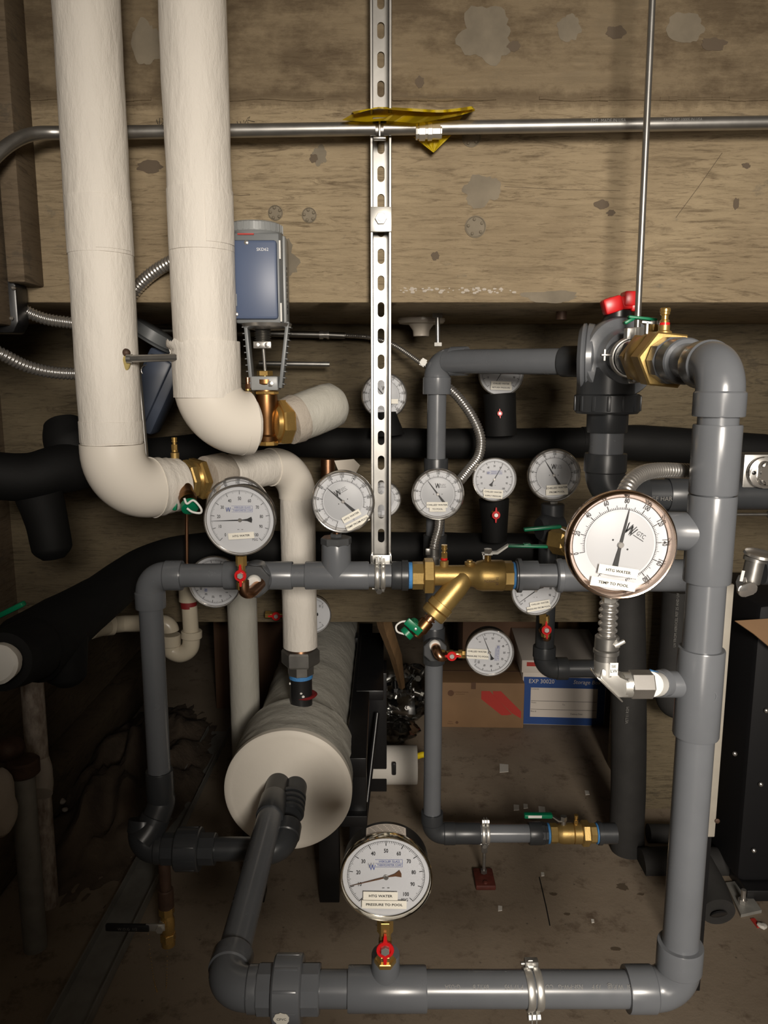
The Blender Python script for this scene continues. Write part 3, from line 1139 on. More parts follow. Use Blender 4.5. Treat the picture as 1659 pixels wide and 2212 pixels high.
# ================================================================== 3 INCH BALL VALVE
HV = 1.53
vx = W(1312, 770, HV).x
vz = W(1320, 772, HV).z
s3 = mpp(772, HV)
V3 = lambda py: W(1315, py, HV).z
bv = thing('ball_valve', 'big dark grey plastic ball valve with red T handle at upper right', 'valve', (vx, HV, vz))
R3 = .0335
K = .80
mb = MB()
mb.lathe(V((vx, HV, vz)) + V((-.052, .02, 0)), (1, -.35, 0), [(0, .03), (.003, .058), (.010, .066), (.014, .066), (.017, .062), (.020, .066), (.030, .064), (.036, .055)], 56)
build('body_ring', mb, 'pvc', bv)
mb = MB()
mb.lathe((vx + .006, HV + .045, vz - .002), (.18, -1, 0), [(0, .048), (.02, .068), (.045, .076), (.072, .077), (.078, .074), (.082, .056), (.084, .054), (.100, .049)], 64)
build('valve_body', mb, 'pvc', bv)
mb = MB(); mb.lathe((vx, HV, vz - .02), (0, 0, -1), [(0, .056), (.05, .056), (.068, .051), (.080, .048)], 44)
build('valve_neck', mb, 'pvc_dark', bv)
mb = MB()
mb.lathe((vx + .004, HV, V3(851)), (0, 0, -1), [(0, .048), (.0, .059), (.003, .064), (.034, .062), (.038, .058), (.038, .04)], 56)
for i in range(14):
    a = 2 * PI * i / 14
    rad = V((math.cos(a), math.sin(a), 0)); tg = V((-math.sin(a), math.cos(a), 0))
    mb.box(V((vx + .004, HV, V3(851) - .018)) + rad * .0635, (.007, .003, .029), Matrix((tg, rad, V((0, 0, 1)))).transposed(), .001)
build('union_nut', mb, 'pvc_dark', bv)
mb = MB()
mb.lathe((vx + .016, HV, vz + .055), (0, 0, 1), [(0, .034), (.014, .030), (.020, .026), (.0215, .026), (V3(672) - vz - .055, .026), (V3(671) - vz - .055, .023)], 40)
build('stem_housing', mb, 'rubber', bv)
hz = V3(668)
mb = MB()
mb.box((vx + .018, HV - .002, hz + .010), (.054, .040, .026), Matrix.Rotation(-.08, 3, 'Y'), .005)
mb.box((vx + .000, HV - .014, hz + .006), (.036, .030, .030), Matrix.Rotation(-.30, 3, 'Y'), .005)
mb.box((vx + .034, HV - .008, hz + .018), (.026, .034, .028), None, .004)
mb.box((vx + .042, HV - .010, hz + .004), (.014, .026, .020), None, .004)
build('t_handle', mb, 'red', bv, label='red T handle')

vp = thing('pvc_pipe', 'thick dark grey PVC pipe dropping from the big ball valve and turning right', 'pipe', (vx, HV, V3(1050)))
mb = MB(); mb.lathe((vx + .006, HV, V3(888)), (0, 0, -1), [(0, R3 * 1.2), (.040, R3 * 1.18), (.042, R3 * 1.14), (.042, R3)], 44)
build('socket_end', mb, 'pvc_dark', vp)
pipe('pipe', vp, (vx + .006, HV, V3(930)), (vx + .006, HV, V3(1030)), R3)
ez = V3(1068)
elbow('elbow', vp, (vx + .006, HV, ez), (0, 0, 1), (1, 0, 0), R3, 'pvc_dark', k=1.17, L=2.0)
pipe('pipe', vp, (vx + .07, HV, ez), (1.05, HV, ez), R3 * .92, 'pvc_dark')
mb = MB(); sock(mb, (W(1440, 1070, HV).x, HV, ez), (W(1530, 1070, HV).x, HV, ez), R3 * .95, 1.1); build('coupling', mb, 'pvc_dark', vp)
mb = MB(); mb.text('GF HARVEL', W(1440, 1078, HV - R3 * .92 - .002), (1, 0, 0), (0, 0, 1), .012); build('printed_text', mb, 'ink_pale', vp)

# link from ball valve forward to the top right elbow
P1 = V((te.x, HR, te.z))
P0 = V((te.x - .002, HV - .04, vz))
dl = (P0 - P1)
Ld = dl.length
dl.normalize()
lk = thing('pvc_link_pipe', 'short grey PVC pipe and ribbed adapter behind the top right elbow', 'pipe', P1 + dl * .10)
pipe('pipe', lk, P1 + dl * .05, P1 + dl * .17, RP)
mb = MB()
mb.lathe(P1 + dl * .122, dl, [(0, RP), (0, RP * 1.22), (.003, RP * 1.30), (.036, RP * 1.30), (.039, RP * 1.2)], 44)
mb.lathe(P1 + dl * .160, dl, [(0, RP * 1.30), (.003, RP * 1.40), (.030, RP * 1.40), (.034, RP * 1.25), (.036, RP)], 10)
build('adapter', mb, 'pvc', lk)
bb = thing('brass_valve', 'brass ball valve with green lever between the top right elbow and hose clamp', 'valve', P1 + dl * .25)
mb = MB()
mb.hexa(P1 + dl * .196, P1 + dl * .238, .048, 6, .1)
mb.lathe(P1 + dl * .234, dl, [(0, .036), (.016, .043), (.05, .042), (.07, .037)], 44)
mb.hexa(P1 + dl * .292, P1 + dl * .316, .043, 6, .1)
for t, r, h in ((.272, .008, .018), (.222, .0085, .016)):
    q = P1 + dl * t + V((0, 0, .038))
    mb.lathe(q, (0, 0, 1), [(0, r * 1.5), (.006, r * 1.4), (.008, r), (h, r)], 24)
build('valve_body', mb, 'brass_cast', bb)
q = P1 + dl * .222 + V((0, 0, .054))
mb = MB()
mb.lathe(q + V((0, 0, .003)), (0, 0, 1), [(0, .007), (.004, .0075), (.006, .0055), (.012, .0055), (.014, .0075), (.017, .0075), (.018, .0082), (.022, .0082), (.024, .0068)], 20)
build('test_port', mb, 'brass', bb)
mb = MB(); mb.lathe(q, (0, 0, 1), [(0, .0082), (.004, .0082)], 20); build('seal_ring', mb, 'red', bb)
q = P1 + dl * .272 + V((0, 0, .056))
mb = MB(); mb.hexa(q - V((0, 0, .002)), q + V((0, 0, .006)), .0075); mb.box(q + V((-.010, 0, .003)), (.022, .011, .003), Matrix.Rotation(.1, 3, 'Y')); mb.box(q + V((-.012, 0, -.006)), (.003, .011, .018))
build('lever_plate', mb, 'zinc_light', bb)
mb = MB(); mb.box(q + V((-.020, .0, .010)), (.048, .014, .005), Matrix.Rotation(.10, 3, 'Y'), .002); mb.box(q + V((-.042, .0, .006)), (.018, .014, .006), Matrix.Rotation(-.5, 3, 'Y'), .002)
build('lever_grip', mb, 'green', bb, label='green lever grip')
lk2 = thing('pvc_adapter', 'dark octagonal PVC adapter between the brass valve and big ball valve', 'pipe', P1 + dl * .34)
mb = MB()
mb.lathe(P1 + dl * .314, dl, [(0, RP), (0, RP * 1.30), (.030, RP * 1.36), (.034, RP * 1.2)], 8)
mb.lathe(P1 + dl * .345, dl, [(0, RP * 1.2), (Ld - .35, RP * 1.2)], 44)
build('adapter_body', mb, 'pvc_dark', lk2)

# ================================================================== WHITE INSULATED PIPES
def wrapped(name, parent, a, b, r, m='canvas', segs=64, step=.012, amp=.0016, seed=0, stretch=(1, 1, .28)):
    """canvas jacket with folds: cylinder from a to b, displaced"""
    a, b = V(a), V(b)
    n = max(4, int((b - a).length / step))
    mbb = MB()
    mbb.lathe(a, b - a, [((b - a).length * i / n, r) for i in range(n + 1)], segs)
    mbb.bm.transform(Matrix.Translation(V((seed, seed, seed))))
    mbb.displace(amp, 24, stretch, .35)
    mbb.bm.transform(Matrix.Translation(-V((seed, seed, seed))))
    return build(name, mbb, m, parent, sharp=60)


def band(parent, c, d, r, w, m='canvas', name='seam_band'):
    mbb = MB()
    mbb.lathe(V(c) - V(d).normalized() * w / 2, d, [(0, r), (.0004, r + .0011), (w - .0004, r + .0011), (w, r)], 64)
    mbb.displace(.0006, 24, (1, 1, .3))
    return build(name, mbb, m, parent, sharp=60)


# left pipe
HA, RA = 1.47, .0573
XA = -.519
az = W(250, 1062, HA).z
dA = V((.31, .35, 0)).normalized()
ZA = lambda py: W(230, py, HA).z
pa = thing('insulated_pipe', 'tall white canvas-wrapped pipe, leftmost, ending in a smooth white elbow', 'pipe', (XA, HA, az))
wrapped('canvas_jacket', pa, (XA, HA, ZA(958)), (XA, HA, 3.15), RA, seed=1)
band(pa, (XA, HA, ZA(932)), (0, 0, 1), RA, .040)
band(pa, (XA, HA, ZA(492)), (0, 0, 1), RA, .098)
mb = MB()
mb.tube([V((XA, HA, ZA(958) - .001))] + arc_even((XA, HA, az), (0, 0, 1), dA, .078, 16) + [V((XA, HA, az)) + dA * .082], RA * 1.045, 56)
build('elbow_cover', mb, 'jacket', pa)
A0 = V((XA, HA, az))
mb = MB()
q0 = A0 + dA * .079
Lq = .062
mb.lathe(q0, dA, [(i * Lq / 10, RA * (1.045 - .10 * i / 10) + (.0014 if i % 3 == 0 else 0)) for i in range(11)] + [(Lq, RA * .4)], 56)
mb.displace(.0018, 30)
build('taped_end', mb, 'canvas', pa, sharp=60)
# torn hole with yellow insulation where the bar enters
hp = W(287, 776, HA - RA * .74)
mb = MB(); mb.sphere(V((XA + RA * .80, HA - RA * .58, hp.z - .006)), .0105, 14, (.8, .6, 1.35)); mb.displace(.002, 60)
build('torn_insulation', mb, 'foam_yellow', pa, label='yellow insulation showing in a torn hole')
mb = MB(); mb.sphere(V((XA + RA * .82, HA - RA * .60, hp.z + .012)), .0085, 14, (1, .75, .9)); 
build('torn_hole', mb, 'steel_rusty', pa)
# second white pipe
HB2, RB = 1.45, .0575
XB2 = -.329
bz2 = W(455, 917, HB2).z
dB = V((.85, .53, 0)).normalized()
B0 = V((XB2, HB2, bz2))
ZB2 = lambda py: W(450, py, HB2).z
pb = thing('insulated_pipe', 'white canvas-wrapped pipe beside the blue actuator, ending in a white elbow with torn collar', 'pipe', B0)
wrapped('canvas_jacket', pb, (XB2, HB2, ZB2(862)), (XB2, HB2, 3.15), RB, seed=5, amp=.0019)
band(pb, (XB2, HB2, ZB2(480)), (0, 0, 1), RB, .105)
mb = MB()
zt0, zt1 = ZB2(858), ZB2(738)
mb.lathe((XB2, HB2, zt0), (0, 0, 1), [((zt1 - zt0) * i / 14, RB * (1.075 + .012 * i / 14)) for i in range(15)], 72, ends=False)
mb.displace(.0012, 25, (1, 1, .4))
bm = mb.bm
for q in bm.verts:                       # ragged flaring top edge on the left
    if q.co.z > zt1 - .012 and q.co.x < XB2 - .01:
        k = (XB2 - .01 - q.co.x) / .05
        q.co.x -= .008 * k
        q.co.z += .004 * math.sin(q.co.y * 400)
build('torn_collar', mb, 'canvas', pb, sharp=60)
mb = MB(); mb.prism([(0, 0), (-.012, .004), (-.003, .010), (-.008, .028), (.004, .030)], W(372, 775, HB2 - .01), (1, 0, 0), (0, 0, 1), .0008)
build('torn_flap', mb, 'canvas', pb)
mb = MB()
mb.tube([V((XB2, HB2, zt0))] + arc_even(B0, (0, 0, 1), dB, .076, 16) + [B0 + dB * .08], RB * 1.065, 56)
build('elbow_cover', mb, 'jacket', pb)
mb = MB()
q0 = B0 + dB * .062
mb.lathe(q0, dB, [(i * .028 / 8, RB * (1.04 - .22 * i / 8) + (.0014 if i % 3 == 0 else 0)) for i in range(9)] + [(.028, RB * .3)], 56)
mb.displace(.002, 30)
build('taped_end', mb, 'canvas', pb, sharp=60)

def lap(parent, cx, cy, r, z0, z1, a0, a1, t=.0012):
    mbb = MB()
    n = 14
    for k in range(n):
        b0, b1 = math.radians(a0 + (a1 - a0) * k / n), math.radians(a0 + (a1 - a0) * (k + 1) / n)
        vs = [mbb.bm.verts.new((cx + (r + t) * math.cos(b), cy + (r + t) * math.sin(b), z)) for b, z in ((b0, z0), (b1, z0), (b1, z1), (b0, z1))]
        mbb.bm.faces.new(vs)
    bmesh.ops.remove_doubles(mbb.bm, verts=mbb.bm.verts, dist=1e-5)
    bmesh.ops.solidify(mbb.bm, geom=list(mbb.bm.faces), thickness=-.001)
    build('seam_patch', mbb, 'canvas', parent)


lap(pa, XA, HA, RA + .0004, ZA(545), ZA(440), -78, -12)
lap(pb, XB2, HB2, RB + .0004, ZB2(532), ZB2(425), -70, -5)

# continuation of the left line: valve, white pipe, elbow, drop
DX, DY = W(646, 1250, 1.82).x, 1.82
DC = V((DX, DY, W(610, 1000, 1.82).z))
dA2 = (DC - A0).normalized()
RD = .042
pd = thing('insulated_pipe', 'white canvas-wrapped pipe that bends down behind the tee and meets a steel nut', 'pipe', DC)
s0 = (DC - A0).length
q0 = A0 + dA2 * (s0 * .445)
mb = MB(); mb.lathe(q0, dA2, [(0, RD * .55), (.002, RD * 1.08), (.05, RD * 1.12), (.06, RD * 1.0)], 48); mb.displace(.0015, 30)
build('plastered_end', mb, 'rubble_white', pd)
wrapped('canvas_jacket', pd, q0 + dA2 * .05, DC - dA2 * .075, RD * 1.0, seed=3)
mb = MB(); mb.tube(arc_even(DC, -dA2, (0, 0, -1), .082, 16), RD * 1.05, 52)
build('elbow_cover', mb, 'jacket', pd)
ZD = lambda py: W(646, py, DY).z
wrapped('canvas_jacket', pd, (DX, DY, ZD(1396)), (DX, DY, DC.z - .078), RD, seed=8)
un2 = thing('steel_union', 'galvanised hex union with blue tape on a black pipe above the white tank', 'pipe union', (DX, DY, ZD(1430)))
mb = MB(); mb.cyl((DX, DY, ZD(1415)), (DX, DY, ZD(1385)), .030); build('copper_pipe', mb, 'copper', un2)
mb = MB()
mb.hexa((DX, DY, ZD(1402)), (DX, DY, ZD(1434)), .0475, 6, .52, ch=.08)
mb.hexa((DX, DY, ZD(1433)), (DX, DY, ZD(1455)), .0335, 8, .2, ch=.04)
build('union_nut', mb, 'zinc', un2)
mb = MB(); mb.cyl((DX, DY, ZD(1453)), (DX, DY, ZD(1463)), .0295); build('thread_tape', mb, 'tape_blue', un2, label='blue thread tape')
mb = MB(); mb.cyl((DX, DY, ZD(1461)), (DX, DY, TZ + RH * .9), .0275); build('black_nipple', mb, 'rubber', un2)
mb = MB()
for (px, py, a, b) in ((652, 1489, 7, 5), (657, 1496, 6, 4), (629, 1468, 3, 4)):
    mb.sphere(V((W(px, py, DY).x, DY - .0262, ZD(py))), .0042, 10, (a / 6, .35, b / 5))
build('paint_splash', mb, 'tape_white', un2)
mb = MB(); mb.lathe((DX + .006, DY + .005, ZD(1505)), (0, 0, 1), [(0, .03), (.004, .034), (.007, .030)], 30); build('red_gasket', mb, 'red_dark', un2)

# stub behind the actuator valve
pe = thing('insulated_pipe', 'short grey-white wrapped pipe stub right of the bronze control valve', 'pipe', B0 + dB * .24)
dB_ = dB
dS = V((.74, .60, .27)).normalized()
q0 = B0 + dB * .160
mb = MB(); mb.lathe(q0, dS, [(0, .022), (.001, .046), (.024, .049), (.03, .047)], 48); mb.displace(.0015, 40)
build('plastered_end', mb, 'rubble_white', pe)
mb = MB(); mb.lathe(q0 + dS * .024, dS, [(0, .046), (.03, .0475), (.075, .0475), (.095, .045), (.107, .036), (.112, .02)], 48); mb.displace(.0015, 20)
build('canvas_jacket', mb, 'canvas_grey', pe)

# thin wrapped pipe behind the tank
hp2 = 2.02
pf = thing('insulated_pipe', 'grey-white wrapped vertical pipe standing behind the left of the tank', 'pipe', (W(528, 1400, hp2).x, hp2, .3))
xx = W(526, 1400, hp2).x
wrapped('canvas_jacket', pf, (xx, hp2, .25), (xx, hp2, W(526, 1150, hp2).z), .0405, 'canvas_grey', seed=11)

# ================================================================== BLACK FOAM PIPES
def foam_pipe(label, pts, r, m='foam', n=8, name='foam_pipe', bumps=0.0, segs=36):
    p = smooth_path(pts, n) if len(pts) > 2 else [V(q) for q in pts]
    if isinstance(r, (list, tuple)):
        rr_ = []
        for i in range(len(p)):
            t = i / (len(p) - 1) * (len(r) - 1)
            k = min(int(t), len(r) - 2)
            rr_.append(r[k] + (r[k + 1] - r[k]) * (t - k))
        r = rr_
    mbb = MB()
    mbb.tube(p, r, segs)
    if bumps:
        mbb.displace(bumps, 14)
    o = p[0]
    return single(name, mbb, m, label, 'pipe', origin=o, sharp=50)


HF = 2.04
foam_pipe('thick black foam-insulated pipe running along the wall under the beam, upper of two',
          [W(560, 952, HF), W(700, 956, HF), W(1000, 958, HF), W(1245, 956, HF), W(1262, 955, HF), W(1380, 957, HF), W(1500, 965, HF), W(1700, 975, HF)],
          [.04, .04, .04, .04, .041, .048, .048, .04], bumps=.002)
HF2 = 1.98
foam_pipe('thick black foam-insulated pipe at gauge height, curving down to the lower left',
          [W(1245, 1192, HF2), W(1000, 1188, HF2), W(700, 1186, HF2), W(470, 1186, HF2 - .02), W(330, 1215, HF2 - .12), W(220, 1290, HF2 - .32), W(120, 1360, 1.50), W(60, 1405, 1.42)],
          [.046, .046, .046, .046, .048, .052, .064, .072], bumps=.002)
foam_pipe('black foam-wrapped stub bulging below the curved black pipe at left', [W(130, 1370, 1.50), W(138, 1425, 1.50), W(142, 1462, 1.50), W(142, 1478, 1.50)], [.055, .046, .040, .02], bumps=.002)
o_ = foam_pipe('black foam pipe end with a white core at the left edge', [W(70, 1400, 1.40), W(30, 1418, 1.34), W(4, 1430, 1.28)], [.060, .057, .051], bumps=.0015)
mb = MB(); mb.lathe(W(8, 1427, 1.275), W(-20, 1443, 1.2) - W(8, 1427, 1.275), [(0, .030), (.02, .034), (.045, .034), (.05, .028)], 36); mb.displace(.0012, 60)
single('paper_roll', mb, 'tape_white', 'white crumpled wrap filling the black pipe end at left edge', 'wrap', origin=W(8, 1427, 1.275))
foam_pipe('black foam-insulated pipe entering from the left edge below the hoses',
          [W(-60, 1025, 1.62), W(60, 1030, 1.66), W(150, 1010, 1.72), W(330, 985, 1.9), W(480, 965, 2.0)], [.052, .052, .055, .045, .040], bumps=.002)
foam_pipe('black foam-wrapped stub hanging from the left edge pipe', [W(85, 1070, 1.66), W(102, 1130, 1.66), W(112, 1185, 1.66), W(116, 1206, 1.66)], [.050, .044, .042, .024], bumps=.0015)
foam_pipe('black foam elbow cover between the left white pipe and the wall', [W(135, 915, 1.78), W(150, 960, 1.76), W(200, 1000, 1.76)], [.042, .055, .05], bumps=.002)
HG = 1.96
foam_pipe('black foam sleeve under the partly hidden gauge below the grey pipe', [W(1082, 940, HG), W(1081, 895, HG), W(1079, 850, HG)], [.040, .039, .041], bumps=.001)
foam_pipe('black foam sleeve with red handle under the small pressure gauge', [W(1068, 1168, HG - .05), W(1068, 1125, HG - .05), W(1067, 1078, HG - .05)], [.031, .034, .038], bumps=.001)
foam_pipe('black foam sleeve behind the slotted strut', [W(836, 940, HG), W(834, 912, HG), W(833, 890, HG)], [.045, .034, .026], bumps=.001)
HP2 = 1.98
foam_pipe('wide dark foam-insulated pipe standing right of the storage box', [W(1353, 1270, HP2), W(1356, 1400, HP2), W(1358, 1560, HP2), W(1357, 1700, HP2), W(1354, 1800, HP2), W(1362, 1850, HP2), W(1400, 1866, HP2), W(1460, 1868, HP2)],
          .047, 'foam_grey')
foam_pipe('dark foam-insulated pipe with white print behind the thermometer elbow', [W(1462, 1275, 2.03), W(1455, 1400, 2.03), W(1446, 1500, 2.03), W(1470, 1525, 2.03), W(1530, 1530, 2.03), W(1680, 1534, 2.03)], .0385, 'foam_grey')
HQ = 1.90
foam_pipe('dark rubber pipe low on the right behind the riser, upper of two', [W(1400, 1800, HQ + .1), W(1480, 1802, HQ + .1), W(1700, 1808, HQ + .1)], .026, 'foam_grey')
foam_pipe('dark foam pipe low on the right behind the riser, lower of two', [W(1385, 1865, HQ), W(1480, 1862, HQ), W(1700, 1868, HQ)], .040, 'foam_grey')
o_ = foam_pipe('dark foam pipe end lying on the floor right of the riser', [W(1500, 1870, 1.62), W(1530, 1920, 1.56), W(1552, 1970, 1.50)], [.044, .040, .036], 'foam_grey')
mb = MB(); mb.lathe(W(1552, 1972, 1.499), V((0.06, -.6, -.45)), [(0, .016), (.004, .018), (.006, .012)], 24)
build('open_end', mb, 'rubber', None)
bpy.data.objects['open_end'].parent = o_
bpy.data.objects['open_end'].matrix_parent_inverse = Matrix.Translation(-o_.location)
# white print on two of them
mb = MB(); mb.text('UV FROM AEROCEL REF 25 AND UV', W(1461, 1340, 2.03 - .0395), (0, 0, 1), (-1, 0, 0), .0105, .9)
single('pipe_print', mb, 'ink_pale', 'faint white lettering running up the dark foam pipe behind the riser', 'print', origin=W(1461, 1340, 1.99))
mb = MB(); mb.text('VET11 RSM', W(1355, 1545, HP2 - .048), (0, 0, 1), (-1, 0, 0), .011, .9)
single('pipe_print', mb, 'ink_pale', 'faint white lettering on the wide dark pipe right of the storage box', 'print', origin=W(1355, 1545, HP2 - .048))

# ================================================================== WHITE DRAIN TRAP
HTp = 2.0
tr = thing('drain_trap', 'cream plastic drain pipe with U-shaped trap in the dark at left', 'drain', W(395, 1380, HTp))
mb = MB(); mb.tube([W(195, 1362, HTp - .12), W(240, 1350, HTp - .03), W(270, 1347, HTp)] + [W(340, 1346, HTp)] + arc_even(W(368, 1346, HTp), (-1, 0, 0), (0, 0, -1), .022, 8), .0225, 30)
build('pipe', mb, 'pvc_cream', tr)
mb = MB(); mb.tube([W(368, 1388, HTp)] + smooth_path([W(368, 1392, HTp), W(372, 1406, HTp), W(392, 1412, HTp), W(410, 1400, HTp), W(414, 1375, HTp)], 8), .0235, 30)
build('trap_bend', mb, 'pvc_cream', tr)
for a_, b_ in ((W(368, 1370, HTp), W(368, 1394, HTp)), (W(414, 1378, HTp), W(414, 1362, HTp)), (W(222, 1351, HTp - .05), W(245, 1349, HTp - .03))):
    mb = MB(); mb.cyl(a_, b_, .028, ch=.002); build('slip_nut', mb, 'pvc_cream', tr)
mb = MB(); mb.cyl(W(413, 1370, HTp), W(409, 1308, HTp), .021); mb.cyl(W(406, 1298, HTp), W(405, 1240, HTp), .024)
build('standpipe', mb, 'pvc_cream', tr)
mb = MB(); mb.cyl(W(408, 1312, HTp), W(407, 1297, HTp), .0215); build('primer_ring', mb, 'red_dark', tr, label='dark red primer stain')

# old pipes lower left
HO = 1.75
op = thing('old_pipe', 'old vertical pipe with flaking white paint at the far left', 'pipe', W(85, 1720, HO))
mb = MB(); mb.cyl(W(84, 1712, HO) * 1.0 - V((0, 0, W(84, 1712, HO).z)), W(66, 1430, HO), .026); build('pipe', mb, 'paint_old', op)
mb = MB(); mb.tube(smooth_path([W(80, 1640, HO), W(88, 1680, HO - .01), W(86, 1715, HO - .04)], 6), .0285); mb.displace(.003, 30); build('flaking_elbow', mb, 'rubble_white', op)
op2 = thing('old_pipe', 'brown rusty cast-iron pipe with a domed cap at the far left', 'pipe', W(45, 1780, 1.6))
mb = MB(); mb.cyl(V((W(55, 1790, 1.6).x, 1.6, 0)), W(48, 1668, 1.6), .026); build('pipe', mb, 'steel_strip', op2)
mb = MB(); mb.cyl(W(50, 1672, 1.6), W(48, 1640, 1.6), .036, ch=.004); build('collar', mb, 'steel_rusty', op2)
mb = MB(); mb.sphere(W(18, 1618, 1.62), .036, 20, (1, 1, .8)); build('domed_cap', mb, 'steel_rusty', op2)
mb = MB()
mb.sphere(W(2, 1735, 1.5), .05, 24, (.55, .8, 1.5)); mb.displace(.010, 22)
single('painted_stone', mb, 'rubble_white', 'rough pale crusted stone at the left edge beside the rusty pipe', 'stone', origin=W(2, 1735, 1.5), sharp=60)
# rubble heap at the foot of the left wall
mb = MB()
c = floor_pt(120, 1800)
bmesh.ops.create_grid(mb.bm, x_segments=44, y_segments=44, size=0.5)
for q in mb.bm.verts:
    r = q.co.length / .5
    h = max(0, 1 - r) ** 1.1 * .16
    q.co.z = h * (1 + .9 * noise.noise(q.co * 9)) + .02 * noise.noise(q.co * 30) - .012
    q.co.x *= .55
    q.co.y *= 1.3
    q.co += c + V((.12, .30, 0))
o_ = single('rubble_heap', mb, 'rock', 'dark broken rubble heaped against the foot of the left wall', 'rubble', origin=c, sharp=70)
o_['kind'] = 'stuff'
rs = random.Random(4)
for i, (px, py, r) in enumerate([(178, 1694, .012), (205, 1676, .010), (135, 1730, .010), (140, 1748, .008), (52, 1828, .014), (100, 1760, .009)]):
    mb = MB(); cc = floor_pt(px, py, .05); mb.sphere(cc, r, 12, (1.3, 1, .7)); mb.displace(r * .5, 60)
    single('stone', mb, 'rubble_white', 'small pale stone lying on the dark rubble at lower left', 'stone', 'pale stones on the rubble', origin=cc, sharp=60)

# ================================================================== GAUGES
FR = Matrix(((1, 0, 0), (0, 0, -1), (0, 1, 0)))      # local x right, y up, z towards the room


def rotz(a):
    return Matrix.Rotation(math.radians(a), 3, 'Z')


def quad(mb, c, u, v, w, h, z):
    c = V((c[0], c[1], z)); u = V((u[0], u[1], 0)); v = V((v[0], v[1], 0))
    vs = [mb.bm.verts.new(c + u * a * w / 2 + v * b * h / 2) for a, b in ((-1, -1), (1, -1), (1, 1), (-1, 1))]
    mb.bm.faces.new(vs)


def arcline(mb, r, a0, a1, w, z, n=90):
    pts = [V((math.cos(math.radians(a0 + (a1 - a0) * i / n)), math.sin(math.radians(a0 + (a1 - a0) * i / n)), 0)) for i in range(n + 1)]
    A = [mb.bm.verts.new(p * (r - w / 2) + V((0, 0, z))) for p in pts]
    B = [mb.bm.verts.new(p * (r + w / 2) + V((0, 0, z))) for p in pts]
    for i in range(n):
        mb.bm.faces.new((A[i], B[i], B[i + 1], A[i + 1]))


